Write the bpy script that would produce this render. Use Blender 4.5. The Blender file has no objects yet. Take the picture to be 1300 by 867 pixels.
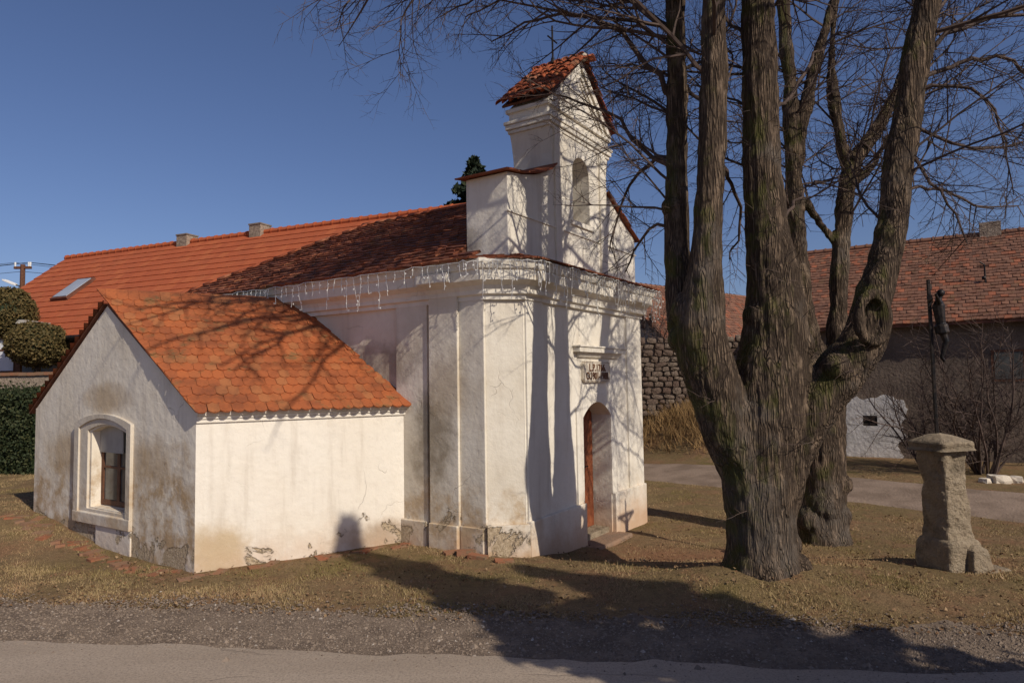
import bpy, bmesh, math, random
import numpy as np
from mathutils import Vector, Matrix, noise
from mathutils.geometry import tessellate_polygon
random.seed(7); RNG = np.random.default_rng(11)
S = bpy.context.scene; COL = S.collection

# ------------------------------------------------------------------ camera, sky, sun, exposure
CAM_H, FPX = 2.4, 867.0
_p, _r = math.radians(3.4), math.radians(0.9)
_f = Vector((0, math.cos(_p), math.sin(_p))); _u0 = Vector((0, -math.sin(_p), math.cos(_p))); _r0 = Vector((1, 0, 0))
_up = _u0*math.cos(_r) + _r0*math.sin(_r); _rt = _r0*math.cos(_r) - _u0*math.sin(_r)
cd = bpy.data.cameras.new('camera'); cam = bpy.data.objects.new('camera', cd); COL.objects.link(cam)
cd.sensor_width = 36.0; cd.lens = 36.0*FPX/1300.0; cd.clip_start = 0.05; cd.clip_end = 3000
m3 = Matrix((_rt, _up, -_f)).transposed()
cam.matrix_world = Matrix.Translation((0, 0, CAM_H)) @ m3.to_4x4()
S.camera = cam
SUN_AZ = Vector((0.675, -0.738, 0)).normalized(); SUN_EL = math.radians(34)
w = bpy.data.worlds.new('World'); S.world = w; w.use_nodes = True
nt = w.node_tree; bg = nt.nodes['Background']
sky = nt.nodes.new('ShaderNodeTexSky'); sky.sky_type = 'NISHITA'; sky.sun_disc = False
sky.sun_elevation = SUN_EL; sky.sun_rotation = math.atan2(SUN_AZ.x, SUN_AZ.y)
sky.altitude = 300; sky.air_density = 1.0; sky.dust_density = 1.3; sky.ozone_density = 5.5
wb = nt.nodes.new('ShaderNodeMix'); wb.data_type = 'RGBA'; wb.blend_type = 'MULTIPLY'; wb.inputs[0].default_value = 1.0; wb.inputs[7].default_value = (1.05, 0.93, 1.02, 1)   # white balance
nt.links.new(sky.outputs[0], wb.inputs[6]); nt.links.new(wb.outputs[2], bg.inputs[0]); bg.inputs[1].default_value = 0.078
sd = bpy.data.lights.new('sun', 'SUN'); sun = bpy.data.objects.new('sun', sd); COL.objects.link(sun)
sd.energy = 3.75; sd.angle = math.radians(0.55); sd.color = (1.0, 0.90, 0.76)
to_sun = SUN_AZ*math.cos(SUN_EL) + Vector((0, 0, math.sin(SUN_EL)))
sun.rotation_euler = to_sun.to_track_quat('Z', 'Y').to_euler()
S.view_settings.view_transform = 'Standard'; S.view_settings.look = 'None'
S.view_settings.exposure = 0.0; S.view_settings.gamma = 1.0; S.view_settings.use_curve_mapping = False
S.render.engine = 'CYCLES'

def at(px, py, Y):
    """world point seen at a photo pixel, at world depth Y"""
    d = _f + _rt*((px-650)/FPX) - _up*((py-433.5)/FPX)
    return Vector((0, 0, CAM_H)) + d*(Y/d.y)

# ------------------------------------------------------------------ helpers
def ss(e0, e1, x):
    t = np.clip((np.asarray(x, float)-e0)/(e1-e0), 0, 1); return t*t*(3-2*t)

def tag(o, label=None, cat=None, group=None, kind=None):
    if label: o['label'] = label
    if cat: o['category'] = cat
    if group: o['group'] = group
    if kind: o['kind'] = kind
    return o

def empty(name, loc=(0, 0, 0), rz=0.0, parent=None):
    o = bpy.data.objects.new(name, None); COL.objects.link(o); o.location = loc; o.rotation_euler = (0, 0, rz); o.parent = parent
    o.empty_display_size = 0.2
    return o

def link(name, me, parent=None):
    o = bpy.data.objects.new(name, me); COL.objects.link(o); o.parent = parent
    return o

class MB:
    def __init__(s): s.v = []; s.f = []; s.r = []
    def quad_strip(s): pass
    def box(s, lo, hi, M=None, rnd=0.0):
        x0, y0, z0 = lo; x1, y1, z1 = hi
        P = [Vector(p) for p in ((x0,y0,z0),(x1,y0,z0),(x1,y1,z0),(x0,y1,z0),(x0,y0,z1),(x1,y0,z1),(x1,y1,z1),(x0,y1,z1))]
        if M is not None: P = [M @ p for p in P]
        b = len(s.v); s.v += P
        for q in ((0,3,2,1),(4,5,6,7),(0,1,5,4),(1,2,6,5),(2,3,7,6),(3,0,4,7)):
            s.f.append([b+i for i in q]); s.r.append(rnd)
        return s
    def prism(s, outer, fn, t0, t1, holes=(), rnd=0.0):
        """2-D outline (with holes) extruded; fn(a, b, t) -> point"""
        loops = [[Vector((p[0], p[1], 0)) for p in L] for L in [outer]+list(holes)]
        flat = [p for L in loops for p in L]
        tris = tessellate_polygon(loops); b = len(s.v); n = len(flat)
        s.v += [Vector(fn(p.x, p.y, t0)) for p in flat] + [Vector(fn(p.x, p.y, t1)) for p in flat]
        for t in tris:
            s.f.append([b+i for i in t]); s.f.append([b+n+i for i in reversed(t)]); s.r += [rnd, rnd]
        k = 0
        for L in loops:
            m = len(L)
            for i in range(m):
                j = (i+1) % m; s.f.append([b+k+i, b+k+j, b+n+k+j, b+n+k+i]); s.r.append(rnd)
            k += m
        return s
    def tube(s, pts, rad, n=6, caps=True, rnd=0.0):
        pts = [Vector(p) for p in pts]
        if not hasattr(rad, '__len__'): rad = [rad]*len(pts)
        b = len(s.v); ref = None
        for i, p in enumerate(pts):
            t = (pts[min(i+1, len(pts)-1)] - pts[max(i-1, 0)])
            t = t.normalized() if t.length > 1e-9 else Vector((0, 0, 1))
            if ref is None:
                ref = t.orthogonal().normalized()
            ref = (ref - t*ref.dot(t))
            ref = ref.normalized() if ref.length > 1e-6 else t.orthogonal().normalized()
            c = t.cross(ref)
            for k in range(n):
                a = 2*math.pi*k/n; s.v.append(p + (ref*math.cos(a) + c*math.sin(a))*rad[i])
        for i in range(len(pts)-1):
            for k in range(n):
                q = (k+1) % n; s.f.append([b+i*n+k, b+i*n+q, b+(i+1)*n+q, b+(i+1)*n+k]); s.r.append(rnd)
        if caps:
            s.f.append([b+k for k in reversed(range(n))]); s.f.append([b+(len(pts)-1)*n+k for k in range(n)]); s.r += [rnd, rnd]
        return s
    def sweep(s, path, prof, closed=False):
        """profile [(out, z)] swept along plan polyline with mitres; out is to the right of travel"""
        path = [Vector((p[0], p[1])) for p in path]; n = len(path); m = len(prof); b = len(s.v)
        for i in range(n):
            d0 = (path[i]-path[i-1]).normalized() if i > 0 else (path[1]-path[0]).normalized()
            d1 = (path[i+1]-path[i]).normalized() if i < n-1 else d0
            n0 = Vector((d0.y, -d0.x)); n1 = Vector((d1.y, -d1.x)); mi = (n0+n1).normalized(); k = 1/max(0.3, mi.dot(n0))
            for o, z in prof:
                q = path[i] + mi*(o*k); s.v.append(Vector((q.x, q.y, z)))
        for i in range(n-1):
            for j in range(m):
                k = (j+1) % m; s.f.append([b+i*m+j, b+(i+1)*m+j, b+(i+1)*m+k, b+i*m+k]); s.r.append(0.0)
        s.f.append([b+j for j in range(m)]); s.f.append([b+(n-1)*m+j for j in reversed(range(m))]); s.r += [0.0, 0.0]
        return s
    def build(s, name, mat, parent=None, smooth=False, rnd=False, fix=True, bevel=0.0):
        me = bpy.data.meshes.new(name); me.from_pydata([tuple(p) for p in s.v], [], s.f)
        if rnd:
            at_ = me.attributes.new('rnd', 'FLOAT', 'FACE'); at_.data.foreach_set('value', np.array(s.r, dtype=np.float32))
        if fix:
            bm = bmesh.new(); bm.from_mesh(me); bmesh.ops.recalc_face_normals(bm, faces=bm.faces); bm.to_mesh(me); bm.free()
        if smooth: me.polygons.foreach_set('use_smooth', np.ones(len(me.polygons), dtype=bool))
        me.materials.append(mat); o = link(name, me, parent)
        if bevel:
            bv = o.modifiers.new('bevel', 'BEVEL'); bv.width = bevel; bv.segments = 2; bv.limit_method = 'ANGLE'; bv.angle_limit = math.radians(35)
        return o

def fbm(p, oct=4):
    return noise.fractal(p, 1.0, 2.0, oct)

# ------------------------------------------------------------------ materials
class NT:
    def __init__(s, name, rough=0.9, spec=0.2):
        s.m = bpy.data.materials.new(name); s.m.use_nodes = True; s.t = s.m.node_tree
        s.b = s.t.nodes['Principled BSDF']; s.b.inputs['Roughness'].default_value = rough; s.b.inputs['Specular IOR Level'].default_value = spec
        s.co = s.t.nodes.new('ShaderNodeTexCoord')
    def n(s, ty, **kw):
        x = s.t.nodes.new(ty)
        for k, v in kw.items(): setattr(x, k, v)
        return x
    def l(s, a, b): s.t.links.new(a, b)
    def vec(s, scale=(1, 1, 1), coord='Object', loc=(0, 0, 0)):
        mp = s.n('ShaderNodeMapping'); mp.inputs['Scale'].default_value = scale; mp.inputs['Location'].default_value = loc
        s.l(s.co.outputs[coord], mp.inputs[0]); return mp.outputs[0]
    def noise(s, scale=(1, 1, 1), detail=5, rough=0.55, dist=0.0, coord='Object', loc=(0, 0, 0)):
        x = s.n('ShaderNodeTexNoise'); x.inputs['Scale'].default_value = 1.0; x.inputs['Detail'].default_value = detail
        x.inputs['Roughness'].default_value = rough; x.inputs['Distortion'].default_value = dist
        if not hasattr(scale, '__len__'): scale = (scale,)*3
        s.l(s.vec(scale, coord, loc), x.inputs['Vector']); return x.outputs['Fac']
    def ramp(s, fac, e0, e1):
        r = s.n('ShaderNodeMapRange'); r.interpolation_type = 'SMOOTHSTEP'
        r.inputs[1].default_value = e0; r.inputs[2].default_value = e1; s.l(fac, r.inputs[0]); return r.outputs[0]
    def math(s, op, a, b=None):
        x = s.n('ShaderNodeMath', operation=op)
        for i, q in enumerate((a, b)):
            if q is None: continue
            if isinstance(q, (int, float)): x.inputs[i].default_value = q
            else: s.l(q, x.inputs[i])
        return x.outputs[0]
    def mix(s, fac, a, b, mode='MIX'):
        x = s.n('ShaderNodeMix'); x.data_type = 'RGBA'; x.blend_type = mode
        for i, q in ((0, fac), (6, a), (7, b)):
            if isinstance(q, (int, float)): x.inputs[i].default_value = q
            elif isinstance(q, tuple): x.inputs[i].default_value = (*q, 1)
            else: s.l(q, x.inputs[i])
        return x.outputs[2]
    def z(s, coord='Object'):
        x = s.n('ShaderNodeSeparateXYZ'); s.l(s.co.outputs[coord], x.inputs[0]); return x.outputs
    def rand(s): return s.n('ShaderNodeObjectInfo').outputs['Random']
    def attr(s, nm='rnd'):
        x = s.n('ShaderNodeAttribute'); x.attribute_name = nm; return x.outputs['Fac']
    def bump(s, h, dist=0.01, strength=1.0, prev=None):
        x = s.n('ShaderNodeBump'); x.inputs['Distance'].default_value = dist; x.inputs['Strength'].default_value = strength
        s.l(h, x.inputs['Height'])
        if prev is not None: s.l(prev, x.inputs['Normal'])
        return x.outputs[0]
    def done(s, col, nrm=None, rough=None):
        if isinstance(col, tuple): s.b.inputs['Base Color'].default_value = (*col, 1)
        else: s.l(col, s.b.inputs['Base Color'])
        if nrm is not None: s.l(nrm, s.b.inputs['Normal'])
        if rough is not None: s.l(rough, s.b.inputs['Roughness'])
        return s.m

def m_plain(name, c1, c2, sc=6.0, rough=0.85, bump=0.0, bsc=40.0, spec=0.2, metal=0.0):
    k = NT(name, rough, spec); f = k.ramp(k.noise(sc), 0.35, 0.65); k.b.inputs['Metallic'].default_value = metal
    return k.done(k.mix(f, c1, c2), k.bump(k.noise(bsc), bump) if bump else None)

def m_plaster(name, white, shade, peel_z, peel_amt, damp, stain, stain_z, blobs=()):
    k = NT(name, 0.93, 0.1); z = k.z()[2]
    big = k.noise(0.9, 6, 0.6); fine = k.noise(11, 5, 0.65); streak = k.noise((5, 5, 0.55), 5, 0.6)
    c = k.mix(k.ramp(big, 0.35, 0.7), white, shade)
    c = k.mix(k.math('MULTIPLY', k.ramp(streak, 0.48, 0.75), 0.36), c, (0.42, 0.35, 0.27))
    c = k.mix(k.math('MULTIPLY', k.ramp(fine, 0.45, 0.8), 0.16), c, (0.48, 0.42, 0.35))
    # weather stain with its own ragged shape
    sh = k.math('ADD', z, k.math('MULTIPLY', k.noise(1.3, 6, 0.65, loc=(3, 1, 7)), 2.2))
    sm = k.math('MULTIPLY', k.ramp(sh, stain_z+1.35, stain_z+0.75), k.ramp(k.noise(2.3, 6, 0.7, loc=(8, 2, 1)), 0.38, 0.62))
    c = k.mix(k.math('MULTIPLY', sm, stain), c, (0.44, 0.30, 0.16))
    for (bx, by, bz, rx, rz_, amt_, colr) in blobs:      # soot and water stains at their places on the wall
        o_ = k.z(); dx_ = k.math('DIVIDE', k.math('SUBTRACT', o_[1], by), rx); dz_ = k.math('DIVIDE', k.math('SUBTRACT', o_[2], bz), rz_)
        dd = k.math('ADD', k.math('MULTIPLY', dx_, dx_), k.math('MULTIPLY', dz_, dz_)); dd = k.math('ADD', dd, k.math('MULTIPLY', k.noise(3.1, 6, 0.7, loc=(bx, 4, 6)), 1.6))
        c = k.mix(k.math('MULTIPLY', k.ramp(dd, 1.75, 0.75), amt_), c, colr)
    # rising damp
    dm = k.ramp(k.math('ADD', z, k.math('MULTIPLY', k.noise(2.0, 5, 0.6, loc=(1, 5, 2)), 1.1)), 1.15, 0.25)
    c = k.mix(k.math('MULTIPLY', dm, damp), c, (0.52, 0.33, 0.20))
    # fallen render: ragged patches low down
    pn = k.noise(1.7, 7, 0.62, 0.4, loc=(4, 9, 3))
    ph = k.math('ADD', k.math('MULTIPLY', pn, 2.4), k.math('MULTIPLY', k.ramp(z, peel_z*1.4, peel_z*0.2), peel_amt))
    pm = k.ramp(ph, 1.93, 1.97)
    rubble = k.noise(26, 6, 0.7)
    c = k.mix(pm, c, k.mix(k.ramp(rubble, 0.35, 0.7), (0.36, 0.275, 0.18), (0.58, 0.47, 0.33)))
    edge = k.math('MULTIPLY', k.ramp(ph, 1.885, 1.93), k.ramp(ph, 1.99, 1.945))
    c = k.mix(k.math('MULTIPLY', edge, 0.32), c, (0.15, 0.115, 0.08))
    # hairline cracks
    cr = k.n('ShaderNodeTexVoronoi'); cr.feature = 'DISTANCE_TO_EDGE'; cr.inputs['Scale'].default_value = 1.1
    wv = k.n('ShaderNodeVectorMath', operation='ADD'); k.l(k.vec(), wv.inputs[0])
    nz = k.n('ShaderNodeTexNoise'); nz.inputs['Scale'].default_value = 1.4; nz.inputs['Detail'].default_value = 3; k.l(k.vec(), nz.inputs['Vector'])
    k.l(nz.outputs['Color'], wv.inputs[1]); k.l(wv.outputs[0], cr.inputs['Vector'])
    cm = k.math('MULTIPLY', k.ramp(cr.outputs['Distance'], 0.006, 0.0), k.ramp(k.noise(0.8, 2, loc=(2, 2, 9)), 0.55, 0.7))
    c = k.mix(k.math('MULTIPLY', cm, 0.10), c, (0.2, 0.16, 0.12))
    h = k.math('ADD', k.math('MULTIPLY', k.noise(5, 5, 0.6), 0.6), k.math('MULTIPLY', fine, 0.25))
    h = k.math('SUBTRACT', h, k.math('MULTIPLY', pm, k.math('SUBTRACT', 1.6, rubble)))
    h = k.math('SUBTRACT', h, k.math('MULTIPLY', cm, 0.3))
    return k.done(c, k.bump(h, 0.026, 0.9))

def m_tile(name, c1, c2, c3, moss, attr=False, sc=9.0, dark=(0.07, 0.03, 0.02)):
    k = NT(name, 0.82, 0.25); r = k.attr() if attr else k.rand()
    c = k.mix(r, c1, c2); c = k.mix(k.ramp(k.math('FRACT', k.math('MULTIPLY', r, 7.31)), 0.72, 0.95), c, c3)
    c = k.mix(k.math('MULTIPLY', k.ramp(k.noise(sc, 5, 0.65, coord='Object'), 0.5, 0.75), 0.55), c, dark)
    ge = k.n('ShaderNodeNewGeometry')
    def wn(scl):
        x = k.n('ShaderNodeTexNoise'); x.inputs['Scale'].default_value = scl; x.inputs['Detail'].default_value = 6; x.inputs['Roughness'].default_value = 0.7; k.l(ge.outputs['Position'], x.inputs['Vector']); return x.outputs['Fac']
    c = k.mix(k.math('MULTIPLY', k.ramp(wn(2.6), 0.54, 0.70), moss), c, (0.17, 0.11, 0.045))
    c = k.mix(k.math('MULTIPLY', k.ramp(wn(0.9), 0.45, 0.68), moss*0.6), c, dark)
    return k.done(c, k.bump(k.noise(60, 4), 0.003))

def m_bark(name, c1, c2, moss, vs=1.0):
    k = NT(name, 0.95, 0.1)
    wn = k.n('ShaderNodeTexNoise'); wn.inputs['Scale'].default_value = 5.0; wn.inputs['Detail'].default_value = 5; k.l(k.vec((1, 1, 0.5)), wn.inputs['Vector'])
    sc = k.n('ShaderNodeVectorMath', operation='SCALE'); k.l(wn.outputs['Color'], sc.inputs[0]); sc.inputs['Scale'].default_value = 1.6
    ad = k.n('ShaderNodeVectorMath', operation='ADD'); k.l(k.vec((34*vs, 34*vs, 2.6*vs)), ad.inputs[0]); k.l(sc.outputs[0], ad.inputs[1])
    vo = k.n('ShaderNodeTexVoronoi'); vo.feature = 'DISTANCE_TO_EDGE'; vo.inputs['Scale'].default_value = 1.0; k.l(ad.outputs[0], vo.inputs['Vector'])
    plate = k.math('MULTIPLY', k.ramp(vo.outputs['Distance'], 0.0, 0.30), k.ramp(k.noise((15, 15, 1.3), 6, 0.65, 0.6), 0.30, 0.62))
    f2 = k.noise((50*vs, 50*vs, 14*vs), 6, 0.72); f3 = k.noise((9, 9, 3), 5, 0.6)
    c = k.mix(k.math('MULTIPLY', plate, k.ramp(f2, 0.15, 0.75)), c1, c2)
    c = k.mix(k.math('MULTIPLY', k.ramp(f3, 0.5, 0.7), 0.4), c, tuple(x*1.35 for x in c2))
    c = k.mix(k.math('MULTIPLY', k.ramp(k.noise(1.3, 5, 0.6, loc=(5, 1, 1)), 0.5, 0.7), 0.4), c, (0.20, 0.175, 0.15))
    g = k.n('ShaderNodeNewGeometry'); sx = k.n('ShaderNodeSeparateXYZ'); k.l(g.outputs['Normal'], sx.inputs[0])
    mm = k.math('MULTIPLY', k.ramp(sx.outputs[0], 0.25, -0.5), k.ramp(k.noise(2.0, 5, 0.65, loc=(2, 7, 2)), 0.46, 0.62))
    c = k.mix(k.math('MULTIPLY', mm, moss), c, (0.085, 0.09, 0.02))
    h = k.math('ADD', k.math('MULTIPLY', plate, 1.2), k.math('MULTIPLY', f2, 0.5))
    return k.done(c, k.bump(h, 0.024, 1.0))

M = {}
M['plaster'] = m_plaster('lime_plaster', (0.76, 0.705, 0.605), (0.63, 0.56, 0.45), 0.75, 0.66, 0.6, 0.75, 0.9, [(0, 1.35, 1.55, 0.55, 0.9, 0.75, (0.19, 0.14, 0.085)), (1, 2.6, 2.7, 1.3, 0.5, 0.65, (0.19, 0.15, 0.105)), (2, 1.1, 2.3, 0.5, 0.7, 0.4, (0.4, 0.3, 0.2))])
M['plaster_facade'] = m_plaster('facade_plaster', (0.80, 0.755, 0.665), (0.72, 0.665, 0.565), 0.45, 0.22, 0.8, 0.35, 0.4)
M['plaster_top'] = m_plaster('gable_plaster', (0.79, 0.745, 0.655), (0.70, 0.645, 0.55), -9, 0.0, 0.0, 0.0, -9, [(0, 0.9, 4.45, 0.35, 0.4, 0.6, (0.15, 0.12, 0.09))])
M['plaster_sac'] = m_plaster('annex_plaster', (0.80, 0.75, 0.66), (0.78, 0.72, 0.62), 0.62, 0.58, 0.45, 0.2, 0.3, [(0, -0.10, 0.22, 0.24, 0.50, 0.9, (0.52, 0.40, 0.25)), (1, -1.05, 0.12, 0.40, 0.32, 0.75, (0.36, 0.26, 0.17))])
M['plaster_gable'] = m_plaster('annex_gable_plaster', (0.82, 0.755, 0.64), (0.75, 0.67, 0.54), 0.55, 0.80, 0.3, 0.9, 1.35, [(0, 1.1, 1.35, 0.8, 0.5, 0.6, (0.42, 0.29, 0.155)), (1, 3.6, 1.3, 0.9, 0.55, 0.65, (0.44, 0.31, 0.17)), (3, 2.4, 2.25, 0.9, 0.3, 0.65, (0.44, 0.31, 0.17))])
M['plaster_frame'] = m_plaster('window_plaster', (0.66, 0.60, 0.51), (0.55, 0.48, 0.38), -9, 0, 0.3, 0.6, 1.0)
M['tile_new'] = m_tile('clay_tile_orange', (0.41, 0.12, 0.04), (0.34, 0.10, 0.037), (0.38, 0.14, 0.053), 0.9, sc=14)
M['tile_barrel'] = m_tile('clay_tile_barrel', (0.42, 0.105, 0.04), (0.30, 0.08, 0.035), (0.42, 0.17, 0.09), 0.5, sc=12)
M['tile_old'] = m_tile('clay_tile_old', (0.27, 0.08, 0.036), (0.13, 0.05, 0.03), (0.33, 0.12, 0.06), 0.6, attr=True, sc=3.0)
M['tile_house'] = m_tile('clay_tile_house', (0.42, 0.105, 0.04), (0.38, 0.092, 0.036), (0.44, 0.12, 0.045), 0.15, attr=True, sc=1.2, dark=(0.30, 0.09, 0.04))
M['tile_barn'] = m_tile('clay_tile_barn', (0.22, 0.105, 0.065), (0.16, 0.08, 0.052), (0.30, 0.105, 0.055), 0.5, attr=True, sc=1.5, dark=(0.13, 0.07, 0.05))
M['bark'] = m_bark('linden_bark', (0.045, 0.033, 0.025), (0.29, 0.21, 0.146), 0.6)
M['twig'] = m_plain('twig_bark', (0.06, 0.042, 0.034), (0.105, 0.073, 0.06), 3.0, 0.8)
M['wood'] = m_plain('door_paint', (0.20, 0.055, 0.022), (0.27, 0.085, 0.035), 9.0, 0.55, 0.002, 30, 0.35)
M['woodframe'] = m_plain('window_wood', (0.10, 0.045, 0.025), (0.15, 0.065, 0.035), 12.0, 0.6)
M['iron'] = m_plain('wrought_iron', (0.02, 0.02, 0.022), (0.05, 0.04, 0.035), 20.0, 0.5, metal=0.6)
M['stone'] = NT('sandstone', 0.95, 0.1)
def _stone(k, c1, c2, c3):
    n1 = k.noise(4, 6, 0.65); n2 = k.noise(30, 6, 0.7); c = k.mix(k.ramp(n1, 0.35, 0.65), c1, c2)
    c = k.mix(k.math('MULTIPLY', k.ramp(n2, 0.5, 0.75), 0.6), c, c3)
    c = k.mix(k.math('MULTIPLY', k.ramp(k.noise(2.2, 6, 0.7, loc=(3, 8, 1)), 0.5, 0.66), 0.6), c, (0.12, 0.10, 0.07)); c = k.mix(k.math('MULTIPLY', k.ramp(k.noise(13, 5, 0.7, loc=(1, 8, 1)), 0.58, 0.7), 0.5), c, (0.42, 0.36, 0.27))
    return k.done(c, k.bump(k.math('ADD', n2, k.math('MULTIPLY', k.noise(9, 5), 1.5)), 0.045))
M['stone'] = _stone(M['stone'], (0.40, 0.325, 0.23), (0.31, 0.245, 0.17), (0.16, 0.13, 0.095))
k_ = NT('rubble_stone', 0.95, 0.1); r_ = k_.rand()
M['rubble'] = k_.done(k_.mix(k_.ramp(k_.noise(7, 5), 0.35, 0.7), k_.mix(r_, (0.15, 0.10, 0.075), (0.27, 0.215, 0.165)), (0.07, 0.05, 0.04)), k_.bump(k_.noise(18, 5), 0.02))
k_ = NT('old_brick', 0.95, 0.1); r_ = k_.rand()
M['brick'] = k_.done(k_.mix(k_.ramp(k_.noise(11, 5), 0.4, 0.75), k_.mix(r_, (0.30, 0.115, 0.06), (0.25, 0.15, 0.095)), (0.20, 0.145, 0.09)), k_.bump(k_.noise(40, 5), 0.006))
M['mortar'] = m_plain('mortar', (0.25, 0.20, 0.15), (0.17, 0.13, 0.10), 9, 0.95, 0.01, 40)
M['white_wire'] = m_plain('white_cable', (0.78, 0.78, 0.76), (0.72, 0.72, 0.70), 3, 0.45)
M['letter'] = m_plain('plaque_letters', (0.13, 0.06, 0.035), (0.18, 0.09, 0.05), 9, 0.7)
M['plaque'] = m_plain('plaque_stone', (0.68, 0.61, 0.50), (0.58, 0.51, 0.41), 9, 0.8, 0.003)
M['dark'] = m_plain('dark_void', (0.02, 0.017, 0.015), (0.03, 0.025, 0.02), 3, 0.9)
M['pane'] = m_plain('old_window_glass', (0.06, 0.065, 0.065), (0.10, 0.10, 0.095), 4, 0.12, spec=0.5)
M['board'] = m_plain('grey_board', (0.42, 0.40, 0.36), (0.34, 0.32, 0.29), 4, 0.8)
M['lead'] = m_plain('roof_flashing', (0.10, 0.045, 0.03), (0.16, 0.065, 0.04), 5, 0.7)
M['brickchim'] = m_plain('chimney_brick', (0.36, 0.29, 0.22), (0.22, 0.17, 0.13), 14, 0.95, 0.02, 25)

# ------------------------------------------------------------------ terrain
TN = Vector((0.742, 0.67)); TT = Vector((-0.67, 0.742))
def gh(x, y):
    x = np.asarray(x, float); y = np.asarray(y, float)
    z = 0.36*ss(-4.6, -8.6, x)*ss(9.3, 11.4, y)
    z = z - 0.30*ss(-0.9, 1.9, x)*ss(8.9, 10.6, y)
    z = z + 0.235*np.exp(-((x-2.95)/1.7)**2 - ((y-8.02)/0.62)**2)
    q = TN.x*x + TN.y*y; s = TT.x*x + TT.y*y
    z = z + 0.22*ss(14.0, 18.0, q)*ss(3, 6, x)
    z = z + 1.45*ss(18.1, 20.9, q)*ss(9.6, 12.4, s)*ss(60, 40, y)
    z = z - 0.06*ss(7.4, 6.4, y+0.13*x)     # road a little below the verge
    return z
def gz(x, y): return float(gh(x, y))
def g_edge(x): return 7.2 - 0.13*x           # grass | gravel
def a_edge(x): return 6.21 - 0.125*x         # gravel | asphalt

def grid(name, xs, ys, zf, mat, kind='structure'):
    X, Y = np.meshgrid(xs, ys); Z = zf(X, Y); nx, ny = len(xs), len(ys)
    co = np.stack([X, Y, Z], -1).reshape(-1, 3).astype(np.float32)
    i = np.arange((ny-1)*(nx-1)); r, c = i//(nx-1), i % (nx-1); a = r*nx+c
    F = np.stack([a, a+1, a+nx+1, a+nx], -1)
    me = bpy.data.meshes.new(name); me.from_pydata(co.tolist(), [], F.tolist())
    me.polygons.foreach_set('use_smooth', np.ones(len(me.polygons), dtype=bool)); me.materials.append(mat)
    o = link(name, me); o['kind'] = kind; return o
xs = np.concatenate([[-900, -400, -200, -100, -60, -40, -28, -20], np.arange(-16, 14.01, 0.13), [16, 19, 24, 32, 45, 70, 120, 250, 500, 900]])
ys = np.concatenate([[-400, -150, -60, -25, -10, -4, 0, 2.5], np.arange(4, 25, 0.13), [26, 27.5, 30, 34, 40, 50, 70, 110, 200, 400, 900, 1600]])
def ground_z(X, Y):
    Z = gh(X, Y)
    nz = np.zeros_like(Z)
    for i in range(Z.shape[0]):
        for j in range(Z.shape[1]):
            x, y = X[i, j], Y[i, j]
            if -17 < x < 15 and 3 < y < 26:
                nz[i, j] = 0.022*noise.noise((x*1.9, y*1.9, 3)) + 0.014*noise.noise((x*5, y*5, 8))
    q = TN.x*X + TN.y*Y
    damp = ss(-0.1, 0.6, Y-g_edge(X))*np.maximum(ss(15.0, 14.6, q), ss(17.8, 18.3, q))
    return Z + nz*damp
k = NT('lawn_ground', 0.97, 0.05)
gn1 = k.noise(0.55, 6, 0.6); gn2 = k.noise(7, 6, 0.7); gn3 = k.noise(1.7, 6, 0.65, loc=(4, 4, 0))
c = k.mix(k.ramp(gn1, 0.38, 0.62), (0.245, 0.165, 0.09), (0.215, 0.155, 0.075))
c = k.mix(k.math('MULTIPLY', k.ramp(gn3, 0.48, 0.66), 0.8), c, (0.27, 0.15, 0.085))
c = k.mix(k.math('MULTIPLY', k.ramp(gn2, 0.42, 0.72), 0.7), c, (0.13, 0.09, 0.05))
c = k.mix(k.math('MULTIPLY', k.ramp(k.noise(1.1, 5, 0.6, loc=(9, 2, 0)), 0.58, 0.7), 0.6), c, (0.15, 0.125, 0.042))
pz = k.z(); ddx = k.math('DIVIDE', k.math('SUBTRACT', pz[0], 2.5), 1.7); ddy = k.math('DIVIDE', k.math('SUBTRACT', pz[1], 10.2), 1.5)
rd = k.math('ADD', k.math('ADD', k.math('MULTIPLY', ddx, ddx), k.math('MULTIPLY', ddy, ddy)), k.math('MULTIPLY', k.noise(1.5, 6, 0.7, loc=(7, 7, 0)), 1.8))
c = k.mix(k.math('MULTIPLY', k.ramp(rd, 1.9, 0.9), 0.8), c, k.mix(gn2, (0.34, 0.16, 0.09), (0.23, 0.12, 0.07)))
fsp = k.noise(46, 6, 0.8)
c = k.mix(k.math('MULTIPLY', k.ramp(fsp, 0.5, 0.68), 0.75), c, (0.075, 0.05, 0.03)); c = k.mix(k.math('MULTIPLY', k.ramp(fsp, 0.46, 0.3), 0.55), c, (0.40, 0.29, 0.16))
M['ground'] = k.done(c, k.bump(k.noise(30, 6, 0.7), 0.03))
ground = grid('ground', xs, ys, ground_z, M['ground'])
k = NT('asphalt', 0.9, 0.25)
an = k.noise(48, 6, 0.8); ab = k.noise((0.35, 1.6, 1), 5, 0.6)
c = k.mix(k.ramp(ab, 0.3, 0.7), (0.36, 0.285, 0.215), (0.43, 0.345, 0.265)); c = k.mix(k.math('MULTIPLY', k.ramp(an, 0.45, 0.65), 0.75), c, (0.19, 0.155, 0.125))
vc = k.n('ShaderNodeTexVoronoi'); vc.feature = 'DISTANCE_TO_EDGE'; vc.inputs['Scale'].default_value = 0.32
dv = k.n('ShaderNodeVectorMath', operation='ADD'); nz_ = k.n('ShaderNodeTexNoise'); nz_.inputs['Scale'].default_value = 0.9; nz_.inputs['Detail'].default_value = 4
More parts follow.
